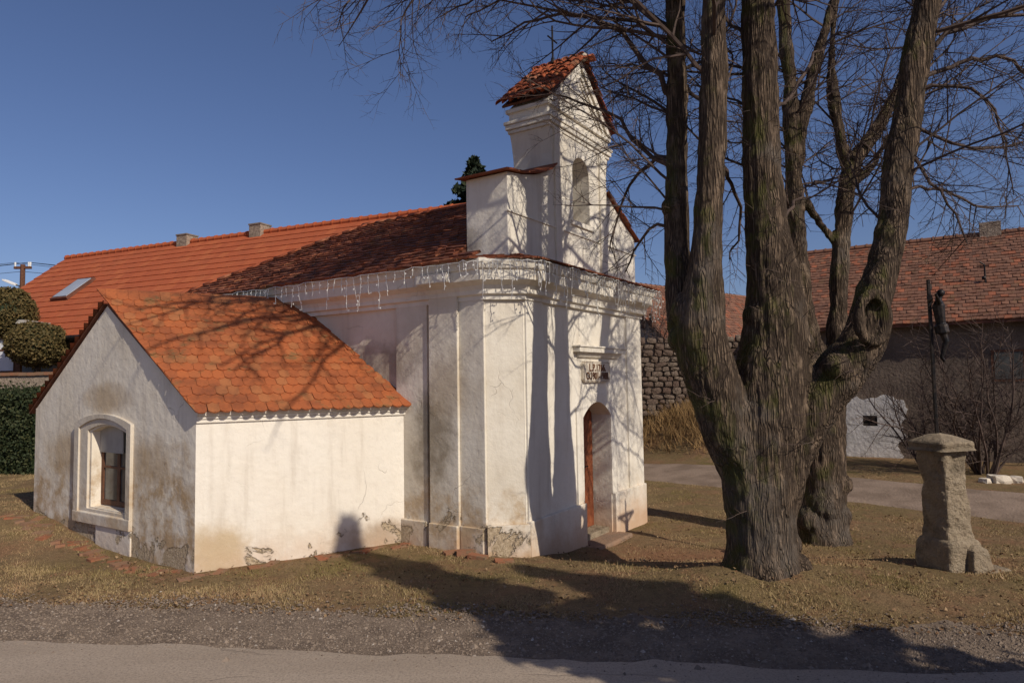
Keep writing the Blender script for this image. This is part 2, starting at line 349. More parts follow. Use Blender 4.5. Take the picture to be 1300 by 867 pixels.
k.l(k.vec((0.45, 1.5, 1)), dv.inputs[0]); k.l(k.vec(), nz_.inputs['Vector']); k.l(nz_.outputs['Color'], dv.inputs[1]); k.l(dv.outputs[0], vc.inputs['Vector'])
crk = k.math('MULTIPLY', k.ramp(vc.outputs['Distance'], 0.007, 0.001), k.ramp(k.noise(0.7, 2, loc=(6, 6, 6)), 0.48, 0.6))
c = k.mix(k.math('MULTIPLY', crk, 0.22), c, (0.06, 0.048, 0.038))
M['asphalt'] = k.done(c, k.bump(k.math('SUBTRACT', an, k.math('MULTIPLY', crk, 0.6)), 0.008))
rxs = np.concatenate([[-300, -120, -60, -30, -18], np.arange(-12, 12.01, 0.2), [18, 30, 60, 120, 300]])
def strip(name, xs, e0, e1, n, dz, mat, wob0=0.0, wob1=0.0):
    V = []; F = []
    for x in xs:
        y0 = e0(x) + wob0*(noise.noise((x*1.3, 0, 1)) + 0.5*noise.noise((x*4.3, 0, 1))); y1 = e1(x) + wob1*(noise.noise((x*1.1, 5, 1)) + 0.6*noise.noise((x*3.7, 5, 1)))
        for j in range(n+1):
            y = y0 + (y1-y0)*j/n; V.append((x, y, gz(x, y)+dz))
    for i in range(len(xs)-1):
        for j in range(n):
            a = i*(n+1)+j; F.append((a, a+n+1, a+n+2, a+1))
    me = bpy.data.meshes.new(name); me.from_pydata(V, [], F); me.polygons.foreach_set('use_smooth', np.ones(len(F), dtype=bool)); me.materials.append(mat)
    o = link(name, me); o['kind'] = 'structure'; return o
def cx(x): return max(-14, min(14, x))
strip('gravel_verge', rxs, lambda x: a_edge(cx(x))-0.35, lambda x: g_edge(cx(x))-0.05, 12, 0.010,
      m_plain('gravel_bed', (0.23, 0.175, 0.13), (0.145, 0.108, 0.08), 3.0, 0.95, 0.02, 45), 0, 0.24)
strip('road', rxs, lambda x: -4.0, lambda x: a_edge(cx(x)), 40, 0.022, M['asphalt'], 0, 0.11)
# dirt track: a sheet along TT
tv, tf = [], []; ts = list(np.arange(-40, 60, 0.6))
for i, s_ in enumerate(ts):
    for j, q_ in enumerate(np.linspace(15.0, 17.75, 9)):
        qq = q_ + (0.22*noise.noise((s_*0.8, 2, j)) + 0.12*noise.noise((s_*2.5, 2, j)) if j in (0, 1, 7, 8) else 0)
        p = TN*qq + TT*s_; tv.append((p.x, p.y, gz(p.x, p.y)+(0.03 if 0 < j < 8 else -0.02)))
for i in range(len(ts)-1):
    for j in range(8): a = i*9+j; tf.append((a, a+1, a+10, a+9))
me = bpy.data.meshes.new('dirt_track'); me.from_pydata(tv, [], tf); me.polygons.foreach_set('use_smooth', np.ones(len(tf), dtype=bool))
me.materials.append(m_plain('track_dust', (0.29, 0.215, 0.16), (0.20, 0.145, 0.105), 1.3, 0.97, 0.02, 20)); tag(link('dirt_track', me), kind='structure')

# ------------------------------------------------------------------ chapel
CO = Vector((0.162, 9.788, 0)); CA = math.radians(56.42)
chapel = tag(empty('chapel', CO, CA), 'white village chapel with stepped bell gable and weathered brown tile roof', 'chapel')
CM = Matrix.Translation(CO) @ Matrix.Rotation(CA, 4, 'Z')
def W(x, y, z=0): return CM @ Vector((x, y, z))
XZ = lambda a, b, t: (a, t, b)
def arc(x0, x1, z, rise, n=12):
    """points of a segmental arch from x0 to x1"""
    return [(x0+(x1-x0)*i/n, z+rise*(1-(2*i/n-1)**2)) for i in range(n+1)]
PL = M['plaster']; PF = M['plaster_facade']; PT = M['plaster_top']
# facade slab with the door notch
D0, D1 = 1.74, 2.78
out = [(0, -0.7), (D0, -0.7)] + arc(D0, D1, 1.80, 0.24) + [(D1, -0.7), (4.2, -0.7), (4.2, 3.95), (0, 3.95)]
MB().prism(out, XZ, 0, 0.42).build('facade_wall', PF, chapel)
# side walls and chamfers (plan polygons)
XY = lambda a, b, t: (a, b, t)
mb = MB(); mb.prism([(0.001, 0.004), (0.001, 0.6), (0.1, 8.0), (-0.35, 8.0), (-0.35, 0.41)], XY, -0.7, 3.95); mb.build('side_wall', PL, chapel)
mb = MB(); mb.prism([(4.199, 0.004), (4.199, 0.6), (4.1, 8.0), (4.55, 8.0), (4.55, 0.41)], XY, -0.7, 3.95); mb.build('side_wall', PL, chapel)
mb = MB(); mb.box((0.05, 7.6, -0.7), (4.15, 7.99, 3.95)); mb.build('rear_wall', PL, chapel)
# pilasters on the flank (steps recede toward the corner)
mb = MB(); mb.prism([(-0.30, 0.86), (-0.44, 0.86), (-0.44, 1.40), (-0.30, 1.40)], XY, -0.68, 3.72); mb.build('pilaster', PL, chapel, bevel=0.008)
mb = MB(); mb.prism([(-0.30, 0.415), (-0.395, 0.415), (-0.395, 0.858), (-0.30, 0.858)], XY, -0.68, 3.72); mb.build('pilaster', PL, chapel, bevel=0.008)
mb = MB(); mb.prism([(-0.30, 1.47), (-0.40, 1.47), (-0.40, 2.1), (-0.30, 2.1)], XY, -0.68, 3.72); mb.build('pilaster', PL, chapel, bevel=0.008)
# facade pilasters, plinth
for x0, x1 in ((0.03, 0.50), (3.52, 4.17)):
    MB().box((x0, -0.035, -0.65), (x1, 0.1, 3.72)).build('pilaster', PF, chapel, bevel=0.006)
for x0, x1 in ((0.015, D0-0.02), (D1+0.03, 4.185)):
    MB().box((x0, -0.075, -0.66), (x1, 0.1, 0.43)).build('plinth', PF, chapel, bevel=0.012)
mb = MB(); mb.prism([(-0.36, 0.40), (-0.43, 0.37), (-0.03, -0.09), (0.05, -0.0), (0.02, 0.05)], XY, -0.66, 0.40); mb.build('plinth', PL, chapel, bevel=0.01)
for v0, v1, o_ in ((0.865, 1.395, 0.485), (0.44, 0.85, 0.435), (1.475, 2.1, 0.45)):
    MB().box((-o_, v0, -0.66), (-0.25, v1, 0.36)).build('plinth', PL, chapel, bevel=0.012)
# arched door surround
fo = [(1.52, 0.43)] + arc(1.52, 3.0, 1.98, 0.22) + [(3.0, 0.43), (D1+0.002, 0.43)] + list(reversed(arc(D0-0.002, D1+0.002, 1.80, 0.24))) + [(D0-0.002, 0.43)]
MB().prism(fo, XZ, -0.028, 0.05).build('door_surround', PF, chapel, bevel=0.006)
# ledge and plaque
mb = MB(); mb.box((1.48, -0.13, 2.87), (3.26, 0.05, 2.95)); mb.box((1.46, -0.15, 2.952), (3.28, 0.04, 2.98)); ledge = mb.build('ledge', PF, chapel, bevel=0.006)
MB().prism([(-0.09, 2.868), (0.03, 2.868), (0.03, 2.79), (-0.035, 2.79)], lambda a, b, t: (t, a, b), 1.60, 3.14).build('ledge_bracket', PF, ledge)
cr_ = 0.05
pq = [(1.74+cr_, 2.38), (2.72-cr_, 2.38), (2.72, 2.38+cr_), (2.72, 2.73-cr_), (2.72-cr_, 2.73), (1.74+cr_, 2.73), (1.74, 2.73-cr_), (1.74, 2.38+cr_)]
plaque = MB().prism(pq, XZ, -0.055, 0.02).build('plaque', M['plaque'], chapel, bevel=0.004)
mb = MB()
for (x0, x1, z0, z1) in ((1.77, 2.69, 2.398, 2.402), (1.77, 2.69, 2.708, 2.712), (1.758, 1.762, 2.41, 2.70), (2.698, 2.702, 2.41, 2.70)): mb.box((x0, -0.06, z0), (x1, -0.05, z1))
mb.build('border_line', M['letter'], plaque)
def text(body, x, z, h, sx, parent):
    cu = bpy.data.curves.new('lettering', 'FONT'); cu.body = body; cu.size = h; cu.extrude = 0.006; cu.align_x = 'CENTER'; cu.offset = 0.003
    o = bpy.data.objects.new('tmp', cu); COL.objects.link(o); dg = bpy.context.evaluated_depsgraph_get()
    me = bpy.data.meshes.new_from_object(o.evaluated_get(dg)); bpy.data.objects.remove(o)
    me.transform(Matrix.Translation((x, -0.059, z)) @ Matrix.Rotation(math.pi/2, 4, 'X') @ Matrix.Diagonal((sx, 1, 1, 1)))
    me.materials.clear(); me.materials.append(M['letter']); return link('lettering', me, parent)
text('L.P.1766.', 2.24, 2.565, 0.17, 1.02, plaque); text('O.1901-1988.', 2.24, 2.425, 0.17, 0.90, plaque)
M['step'] = m_plain('worn_step', (0.30, 0.19, 0.125), (0.24, 0.165, 0.115), 5, 0.95, 0.02, 25)
# cornice swept round the plan
path = [(4.55, 8.0), (4.55, 0.41), (4.2, 0.0), (0.0, 0.0), (-0.35, 0.41), (-0.35, 8.0)]
path = list(reversed(path))           # travelling so that 'out' is outwards
prof = [(-0.15, 3.58), (0.055, 3.58), (0.055, 3.64), (0.10, 3.66), (0.10, 3.72), (0.13, 3.78), (0.24, 3.84), (0.24, 3.98), (0.27, 4.0), (0.30, 4.10), (0.30, 4.14), (-0.15, 4.14)]
MB().sweep([(p[0], p[1]) for p in path], prof).build('cornice', PT, chapel)
for v0, v1 in ((0.84, 1.44),):
    MB().box((-0.70, v0, 3.842), (-0.58, v1, 3.978)).build('cornice_break', PT, chapel, bevel=0.01)
for x0, x1 in ((0.0, 0.52), (3.50, 4.2)):
    MB().box((x0, -0.285, 3.842), (x1, -0.2, 3.978)).build('cornice_break', PT, chapel, bevel=0.01)
    MB().box((x0, -0.145, 3.66), (x1, -0.08, 3.72)).build('cornice_break', PT, chapel, bevel=0.008)
# bell gable
G0, G1 = 0.12, 0.87
gl = [(-0.17, 4.0), (-0.17, 5.44), (0.25, 5.50), (0.65, 5.60), (0.95, 5.72), (1.155, 5.88), (1.14, 6.1), (1.09, 6.35), (1.03, 6.55), (1.03, 6.92), (2.13, 7.92), (3.23, 6.92), (3.23, 6.55), (3.16, 6.35), (3.10, 6.1), (3.08, 5.84), (3.30, 5.74), (3.65, 5.54), (4.0, 5.36), (4.36, 5.20), (4.36, 4.0)]
N0, N1 = 1.82, 2.43
hole = [(N0, 5.1), (N1, 5.1)] + [(2.125+0.305*math.cos(a), 5.94+0.305*math.sin(a)) for a in np.linspace(0, math.pi, 15)]
bg_ = MB().prism(gl, XZ, G0, G1, [hole]).build('bell_gable', PT, chapel, bevel=0.01)
MB().box((N0-0.002, 0.5, 5.62), (N1+0.002, 0.62, 5.70)).build('niche_beam', M['board'], bg_)
MB().box((N0-0.10, 0.085, 5.02), (N1+0.10, 0.2, 5.098)).build('niche_sill', PT, bg_)
MB().box((-0.19, 0.10, 4.86), (4.38, 0.14, 4.885)).build('string_line', PT, bg_)
for x0, x1 in ((1.18, 1.42), (2.80, 3.05)):
    MB().box((x0, 0.085, 4.3), (x1, 0.2, 6.52)).build('pilaster', PT, bg_, bevel=0.006)
def tcorn(z0, z1, o_):
    mb = MB(); mb.box((1.03-o_, G0-o_, z0), (3.23+o_, G1+o_, z1)); mb.build('gable_cornice', PT, bg_, bevel=0.012)
tcorn(6.50, 6.56, 0.02); tcorn(6.562, 6.64, 0.05); tcorn(6.642, 6.70, 0.07); tcorn(6.84, 6.91, 0.045)
# pediment: raking mouldings
for o_, wd, yy in ((0.0, 0.10, 0.055), (0.15, 0.07, 0.085), (0.27, 0.05, 0.1)):
    for sgn in (-1, 1):
        ex = 1.13-o_*1.25; A = (2.13+sgn*ex, 6.915); B = (2.13, 7.96-o_*1.2)
        dx = wd*1.35
        MB().prism([A, B, (2.13, B[1]-wd*1.4), (A[0]-sgn*dx, 6.915)], XZ, yy, 0.2).build('raking_moulding', PT, bg_)
# barrel tiles over the tower
def barrel_tile():
    L, R, n = 0.36, 0.085, 6; mb = MB(); V = []
    for j, (y, rs) in enumerate(((0, 0.86), (L, 1.0))):
        for i in range(n+1):
            a = math.pi*i/n
            for rr in (R*rs, R*rs-0.014): mb.v.append(Vector((math.cos(a)*rr, y, math.sin(a)*rr*0.85)))
    st = 2*(n+1)
    for i in range(n):
        a = i*2; mb.f += [[a, a+2, st+a+2, st+a], [a+1, st+a+1, st+a+3, a+3], [st+a, st+a+2, st+a+3, st+a+1], [a, a+1, a+3, a+2]]
    mb.f += [[0, st, st+1, 1], [2*n, 2*n+1, st+2*n+1, st+2*n]]; mb.r = [0]*len(mb.f)
    o = mb.build('roof_tile', M['tile_barrel'], None, smooth=True); me = o.data; bpy.data.objects.remove(o); return me
BT = barrel_tile()
def frame(al, up, pos, tilt=0.0, yaw=0.0, sc=(1, 1, 1)):
    al = al.normalized(); up = (up-al*up.dot(al)).normalized(); nn = al.cross(up)
    R = Matrix((-al, -up, nn)).transposed() if nn.z > 0 else Matrix((al, -up, -nn)).transposed()   # x along, y down slope, z normal
    return Matrix.Translation(pos) @ R.to_4x4() @ Matrix.Rotation(yaw, 4, 'Z') @ Matrix.Rotation(tilt, 4, 'X') @ Matrix.Diagonal((*sc, 1))
rf = MB().prism([(0.97, 6.985), (2.13, 7.97), (3.29, 6.985), (3.27, 6.955), (2.13, 7.93), (0.99, 6.955)], XZ, 0.07, 0.97).build('tower_roof', M['lead'], chapel)
for sgn in (-1, 1):
    up = Vector((-sgn*1.25, 0, 1.06)).normalized(); e0 = Vector((2.13+sgn*1.19, 0, 6.99)); nn = Vector((sgn*1.06, 0, 1.25)).normalized()
    for r in range(6):
        for c in range(7):
            pos = e0 + up*(0.33+r*0.265) + Vector((0, 0.06+c*0.152, 0)) + nn*(0.01)
            o = link('roof_tile', BT, rf); o.matrix_local = frame(Vector((0, 1, 0)), up, pos, 0.07+random.uniform(-.03, .03), random.uniform(-.06, .06), (1.0, 1, 1))
for c in range(4):
    o = link('ridge_tile', BT, rf); o.matrix_local = Matrix.Translation((2.13, 1.0-c*0.27, 7.96)) @ Matrix.Rotation(math.pi, 4, 'Z') @ Matrix.Rotation(-0.06, 4, 'X') @ Matrix.Diagonal((1.25, 1, 1.1, 1))
MB().tube([(2.13, -0.04, 8.0), (2.13, 0.02, 8.02)], [0.06, 0.075], 8).build('ridge_end', M['plaque'], rf)
mb = MB(); mb.tube([(2.1, 0.62, 7.98), (2.1, 0.62, 8.75)], 0.018, 6); mb.tube([(1.94, 0.62, 8.5), (2.26, 0.62, 8.5)], 0.016, 6); mb.tube([(2.1, 0.62, 8.06), (2.1, 0.62, 8.16)], [0.045, 0.03], 8)
mb.build('roof_cross', M['iron'], chapel)
# flat coping tiles on the shoulders
def flat_tile(name, wd, L, th, bow, mat, n=5):
    mb = MB(); h = wd/2
    P = [(-h, 0), (h, 0)] + [(h-wd*i/n, L-bow*(2*i/n-1)**2) for i in range(n+1)]
    mb.prism(P, XY, 0, th); o = mb.build(name, mat, None); me = o.data; bpy.data.objects.remove(o); return me
CT = flat_tile('coping_tile', 0.20, 0.95, 0.022, 0.0, M['tile_old'], 1)
for pts in ([(-0.30, 5.43), (0.25, 5.51), (0.65, 5.61), (0.95, 5.73), (1.17, 5.89)], [(4.47, 5.16), (4.0, 5.37), (3.65, 5.55), (3.30, 5.75), (3.06, 5.86)]):
    acc = 0
    for i in range(len(pts)-1):
        p0, p1 = Vector(pts[i]), Vector(pts[i+1]); n_ = max(1, round((p1-p0).length/0.19))
        for j in range(n_):
            p = p0+(p1-p0)*((j+0.5)/n_); d = (p1-p0).normalized(); ang = math.atan2(d.y, d.x)
            if abs(ang) > math.pi/2: ang -= math.pi*math.copysign(1, ang)
            o = link('coping_tile', CT, bg_); o.matrix_local = Matrix.Translation((p.x, 0.03+random.uniform(-.02, .02), p.y+0.005)) @ Matrix.Rotation(-ang+random.uniform(-.05, .05), 4, 'Y') @ Matrix.Diagonal((1.05, 1, 1, 1))
# nave roof
EZ, RZ, RX, EX0, EX1 = 4.13, 5.80, 2.10, -0.68, 4.88
HIP0, HIP1 = 5.15, 8.25
def tile_field(mb, O_, al, up, a_rng, Sl, wd, ex, th, jit=0.01, half=True):
    al = al.normalized(); up = up.normalized(); nn = al.cross(up)
    if nn.z < 0: nn = -nn
    nrow = int(Sl/ex+0.999)
    for r in range(nrow):
        s0 = r*ex; s1 = min(s0+ex*1.5, Sl+0.03); a0, a1 = a_rng(s0+ex*0.5); x = a0 - (wd/2 if (r % 2 and half) else 0); sag = random.uniform(-.4, .4)*jit
        while x < a1:
            xa, xb = max(x, a0), min(x+wd*0.965, a1)
            if xb-xa > 0.03:
                lo = th + random.random()*jit; hi = th*0.15; ds = random.uniform(-1, 1)*jit*1.2 + sag; tw = random.uniform(-1, 1)*jit*0.8
                P = [O_+al*xa+up*(s0+ds)+nn*(lo+tw), O_+al*xb+up*(s0+ds)+nn*(lo-tw), O_+al*xb+up*s1+nn*hi, O_+al*xa+up*s1+nn*hi]
                Q = [P[0]-nn*th*1.3, P[1]-nn*th*1.3]; b = len(mb.v); mb.v += P+Q+[P[2]-nn*th*1.3, P[3]-nn*th*1.3]; rv = random.random()
                for q in ((0, 1, 2, 3), (4, 5, 1, 0), (5, 6, 2, 1), (4, 0, 3, 7)): mb.f.append([b+i for i in q]); mb.r.append(rv)
            x += wd
    return mb
nroof = MB().prism([(EX0, EZ), (EX1, EZ), (RX, RZ)], XZ, 0.88, HIP0).build('nave_roof', M['lead'], chapel)
mb = MB(); mb.v = [Vector(p) for p in ((EX0, HIP0, EZ), (EX1, HIP0, EZ), (EX1, HIP1, EZ), (EX0, HIP1, EZ), (RX, HIP0, RZ))]; mb.f = [[0, 1, 2, 3], [0, 3, 4], [1, 4, 2], [2, 4, 3]]; mb.r = [0]*4
mb.build('hip_deck', M['lead'], nroof)
mb = MB(); upL = Vector((RX-EX0, 0, RZ-EZ)); SL = upL.length; upL.normalize()
tile_field(mb, Vector((EX0-0.03, 0, EZ-0.02)), Vector((0, 1, 0)), upL, lambda s: (0.45 if s < 0.3 else 0.88, HIP1-(HIP1-HIP0)*s/SL), SL, 0.17, 0.145, 0.032, 0.014)
upR = Vector((RX-EX1, 0, RZ-EZ)).normalized()
tile_field(mb, Vector((EX1+0.03, 0, EZ-0.02)), Vector((0, 1, 0)), upR, lambda s: (0.45 if s < 0.3 else 0.88, HIP1-(HIP1-HIP0)*s/SL), SL, 0.17, 0.145, 0.032, 0.014)
upB = Vector((0, HIP0-HIP1, RZ-EZ)); SB = upB.length
tile_field(mb, Vector((0, HIP1+0.03, EZ-0.02)), Vector((1, 0, 0)), upB, lambda s: (EX0+(RX-EX0)*s/SB, EX1-(EX1-RX)*s/SB), SB, 0.17, 0.135, 0.022, 0.013)
tag(mb.build('roof_tiles', M['tile_old'], nroof, rnd=True), kind='stuff')
# eave skirt in front of and beside the bell gable
mb = MB()
sk_o = [(-0.70, 0.88), (-0.70, 0.42), (-0.16, -0.35), (4.36, -0.35), (4.90, 0.42), (4.90, 0.88)]; sk_i = [(-0.10, 0.88), (-0.10, 0.5), (0.0, 0.2), (4.2, 0.2), (4.3, 0.5), (4.3, 0.88)]
for i in range(5):
    b = len(mb.v)
    for p, z in ((sk_o[i], 4.115), (sk_o[i+1], 4.115), (sk_i[i+1], 4.25), (sk_i[i], 4.25)): mb.v.append(Vector((*p, z)))
    mb.f.append([b, b+1, b+2, b+3]); mb.r.append(0)
mb.build('eave_skirt', M['lead'], nroof)
mb = MB()
for i in range(5):
    A, B = Vector((*sk_o[i], 4.125)), Vector((*sk_o[i+1], 4.125)); C_ = Vector((*sk_i[i], 4.26)); D_ = Vector((*sk_i[i+1], 4.26))
    n_ = max(2, int((B-A).length/0.17)); nn = (B-A).cross(C_-A).normalized()
    if nn.z < 0: nn = -nn
    for r in range(3):
        for j in range(n_):
            t0, t1 = j/n_, (j+0.96)/n_; s0, s1 = r/3.0-0.03, min(1, (r+1.5)/3.0)
            pt = lambda t, s: (A+(B-A)*t)*(1-s) + (C_+(D_-C_)*t)*s
            P = [pt(t0, s0)+nn*0.03, pt(t1, s0)+nn*0.03, pt(t1, s1)+nn*0.006, pt(t0, s1)+nn*0.006]; P = [p+nn*random.uniform(0, .008) for p in P]
            b = len(mb.v); mb.v += P+[P[0]-nn*.026, P[1]-nn*.026]; rv = random.random()*0.6
            for q in ((0, 1, 2, 3), (4, 5, 1, 0)): mb.f.append([b+i_ for i_ in q]); mb.r.append(rv)
tag(mb.build('eave_tiles', M['tile_old'], nroof, rnd=True, fix=False), kind='stuff')
for j in range(13):
    o = link('ridge_tile', BT, nroof); o.matrix_local = Matrix.Translation((RX, 1.0+j*0.33, RZ-0.02)) @ Matrix.Rotation(-0.05+random.uniform(-.03, .03), 4, 'X') @ Matrix.Rotation(random.uniform(-.05, .05), 4, 'Z') @ Matrix.Diagonal((1.4, 1.0, 1.1, 1))
for ex_ in (EX0, EX1):
    A, B = Vector((RX, HIP0, RZ+0.0)), Vector((ex_, HIP1, EZ+0.0)); n_ = 15
    for j in range(n_):
        o = link('hip_tile', BT, nroof); o.matrix_local = Matrix.Translation(A+(B-A)*(j/n_)) @ (B-A).to_track_quat('Y', 'Z').to_matrix().to_4x4() @ Matrix.Rotation(-0.05+random.uniform(-.03, .03), 4, 'X') @ Matrix.Diagonal((1.2, 0.9, 1.0, 1))
# door: two leaves of diagonal boards
def clip(poly, a, b, c):
    outp = []
    for i in range(len(poly)):
        p, q = poly[i], poly[(i+1) % len(poly)]; dp, dq = a*p[0]+b*p[1]-c, a*q[0]+b*q[1]-c
        if dp >= 0: outp.append(p)
        if dp*dq < 0: t = dp/(dp-dq); outp.append((p[0]+(q[0]-p[0])*t, p[1]+(q[1]-p[1])*t))
    return outp
door = MB().prism([(D0-0.05, -0.20), (D1+0.05, -0.20), (D1+0.05, 1.8)] + list(reversed(arc(D0-0.02, D1+0.02, 1.8, 0.26))) + [(D0-0.05, 1.8)], XZ, 0.36, 0.41).build('door', M['woodframe'], chapel)
mid = (D0+D1)/2
for sgn in (-1, 1):
    x0, x1 = (D0+0.03, mid-0.012) if sgn < 0 else (mid+0.012, D1-0.03)
    for i in range(26):
        c0 = -1.2 + i*0.13
        poly = [(x0, -0.14), (x1, -0.14), (x1, 1.98), (x0, 1.98)]
        k0 = c0 + sgn*(-mid)*0.9
        poly = clip(poly, -sgn*0.9, 1, c0-sgn*mid*0.9); 
        if len(poly) > 2: poly = clip(poly, sgn*0.9, -1, -(c0+0.122)+sgn*mid*0.9)
        if len(poly) > 2: MB().prism(poly, XZ, 0.335, 0.361).build('board', M['wood'], door, bevel=0.004)
mb = MB(); mb.tube([(mid+0.09, 0.33, 0.92), (mid+0.09, 0.29, 0.92), (mid+0.2, 0.285, 0.92)], 0.012, 6); mb.box((mid+0.06, 0.325, 0.78), (mid+0.12, 0.336, 1.0)); mb.build('handle', M['iron'], door)
MB().box((D0-0.12, -0.34, -0.6), (D1+0.12, 0.35, -0.235)).build('door_step', M['step'], chapel, bevel=0.03)
MB().box((D0+0.0, 0.05, -0.5), (D1-0.0, 0.40, -0.145)).build('threshold', M['stone'], chapel, bevel=0.015)

# ------------------------------------------------------------------ annex (sacristy)
annex = tag(empty('sacristy_annex', W(-3.05, 3.16, 0), CA), 'low white annex with orange beavertail tile roof built against the chapel', 'annex')
AO = Vector((-3.05, 3.16, 0))
def A_(x, y, z): return Vector((x, y, z)) - AO        # chapel coordinates -> annex coordinates
SC, SJ, SLc = Vector((-3.05, 3.16)), Vector((-0.34, 1.92)), Vector((-3.0, 7.98))
PK, RE = Vector((-3.02, 5.55, 3.88)), Vector((-0.30, 4.12, 3.70))
EH = 2.06
# gable wall with window opening; outline in (y, z)
wy0, wy1 = 4.93, 5.98
wop = [(wy0, 0.60), (wy1, 0.60)] + list(reversed(arc(wy0, wy1, 1.74, 0.10)))
gout = [(3.16, -0.5), (7.98, -0.5), (7.98, EH), (5.55, 3.67), (3.16, EH)]
YZ = lambda a, b, t: A_(t - 0.05*(1-(a-3.16)/4.8)*0 + (-0.05*(7.98-a)/4.82), a, b)
MB().prism(gout, YZ, -3.0, -2.80, [wop]).build('gable_wall', M['plaster_gable'], annex)
e1 = (SJ-SC).normalized(); L1 = (SJ-SC).length; e1n = Vector((e1.y, -e1.x))
def AP(p, o, z):   # along the long wall, outwards, height
    q = SC + e1*p + e1n*o; return A_(q.x, q.y, z)
mb = MB(); mb.prism([(0.0, -0.38), (0.0, 0.0), (L1, 0.0), (L1, -0.38)], lambda a, b, t: AP(a, b, t), -0.5, EH+0.02); mb.build('long_wall', M['plaster_sac'], annex)
q0 = Vector((-3.0, 7.98)); q1 = Vector((-0.34, 6.75))
mb = MB(); mb.prism([(q0.x, q0.y), (q1.x, q1.y), (q1.x, q1.y-0.4), (q0.x+0.1, q0.y-0.45)], lambda a, b, t: A_(a, b, t), -0.3, EH+0.02); mb.build('back_wall', M['plaster_gable'], annex)
# eave cornice on the long wall
for (o0, z0, z1) in ((0.03, 1.925, 1.975), (0.05, 1.977, 2.02), (0.085, 2.022, 2.075)):
    mb = MB(); mb.prism([(-0.0, -0.1), (-0.0, o0), (L1, o0), (L1, -0.1)], lambda a, b, t: AP(a, b, t), z0, z1); mb.build('eave_moulding', M['plaster_sac'], annex, bevel=0.008)
# window surround: raised band, sill, splayed reveal, casement
sr = [(4.74, 0.40), (6.42, 0.40), (6.42, 1.80)] + list(reversed(arc(4.74, 6.42, 1.88, 0.14))) + [(4.74, 1.80)]
wo2 = [(wy0, 0.60), (wy1, 0.60)] + list(reversed(arc(wy0, wy1, 1.74, 0.10)))
sx = -3.0 - 0.05*(7.98-5.6)/4.82
win = MB().prism(sr, lambda a, b, t: A_(t, a, b), sx-0.028, sx+0.06, [[(wy0-0.04, 0.58), (wy1+0.06, 0.58)] + list(reversed(arc(wy0-0.04, wy1+0.06, 1.76, 0.10)))]).build('window', M['plaster_frame'], annex, bevel=0.006)
in2 = [(4.86, 0.46), (6.28, 0.46), (6.28, 1.76)] + list(reversed(arc(4.86, 6.28, 1.80, 0.15))) + [(4.86, 1.76)]
MB().prism(sr, lambda a, b, t: A_(t, a, b), sx-0.055, sx-0.027, [in2]).build('window_moulding', M['plaster_frame'], win, bevel=0.008)
MB().prism([(sx-0.062, 0.36), (sx+0.19, 0.36), (sx+0.19, 0.62), (sx-0.062, 0.52)], lambda a, b, t: A_(a, t, b), 4.735, 6.425).build('window_sill', M['plaster_frame'], win, bevel=0.01)
fx = sx+0.15
mb = MB()
for (a0, a1, b0, b1) in ((wy0-.02, wy1+.02, .62, .70), (wy0-.02, wy0+.07, .701, 1.9), (wy1-.07, wy1+.02, .701, 1.9), (5.42, 5.50, .701, 1.9), (wy0+.071, 5.419, 1.18, 1.215), (5.501, wy1-.071, 1.18, 1.215)):
    P0 = A_(fx, a0, b0); P1 = A_(fx+0.05, a1, b1); mb.box(P0, P1)
mb.build('casement', M['woodframe'], win, bevel=0.004)
for a0, a1 in ((wy0+.05, 5.44), (5.48, wy1-.05)):
    MB().box(A_(fx+0.018, a0, .68), A_(fx+0.026, a1, 1.9)).build('pane', M['pane'], win)
MB().box(A_(fx-0.025, 5.30, 1.42), A_(fx-0.003, wy1-0.01, 1.87)).build('shutter_board', M['board'], win)
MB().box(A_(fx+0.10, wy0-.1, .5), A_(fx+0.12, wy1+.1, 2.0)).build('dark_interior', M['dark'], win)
MB().box(A_(sx-0.03, 4.75, -0.4), A_(sx+0.02, 5.75, 0.358)).build('apron', M['plaster_sac'], win, bevel=0.01)
# annex roof deck
def roofpt(p, s):   # right slope: p along e1 from gable, s metres up the slope from the eave
    return None
_o = SC + e1n*0.15 - e1*0.03; _q = SJ + e1n*0.15 + e1*0.1; ev = [(_o.x, _o.y), (_q.x, _q.y)]       # eave line (overhang 0.15), chapel coords
vE = Vector((ev[0][0], ev[0][1], 2.045)); vE2 = Vector((ev[1][0], ev[1][1], 2.045))
al = (vE2-vE).normalized(); up_true = None
pk0 = Vector((-3.05, 5.60, 3.73)); pk1 = Vector((-0.28, 4.24, 3.73)); pk1 = pk0 + al*((pk1-pk0).dot(al))
back0 = Vector((-3.03, 8.16, 2.02)); back1 = back0 + al*2.95
_in = Vector((-e1n.x, -e1n.y, 0))*0.11 + Vector((0, 0, 0.085)); mb = MB(); DK = [vE+_in, vE2+_in, pk1, pk0, back0, back1]; dn = Vector((0, 0, -0.035))
mb.v = [p-AO.to_3d() for p in DK] + [p-AO.to_3d()+dn for p in DK]
mb.f = [[0, 1, 2, 3], [3, 2, 5, 4], [6, 9, 8, 7], [9, 10, 11, 8], [0, 6, 7, 1], [4, 5, 11, 10], [0, 3, 9, 6], [3, 4, 10, 9], [1, 7, 8, 2], [2, 8, 11, 5]]; mb.r = [0]*10
aroof = mb.build('annex_roof', M['lead'], annex)
def slope_axes(E, R):
    d = R-E; up = d - al*d.dot(al); return up.normalized(), up.length
upA, lenA = slope_axes(vE, pk0); nA = al.cross(upA); nA = nA if nA.z > 0 else -nA
TW, TE = 0.150, lenA/15.0
TILES = [flat_tile('roof_tile', TW*0.985, 0.36, 0.017, 0.045, M['tile_new'], 8)]
sk = (pk0-vE).dot(al)/lenA          # verge skew: along-shift per metre of slope
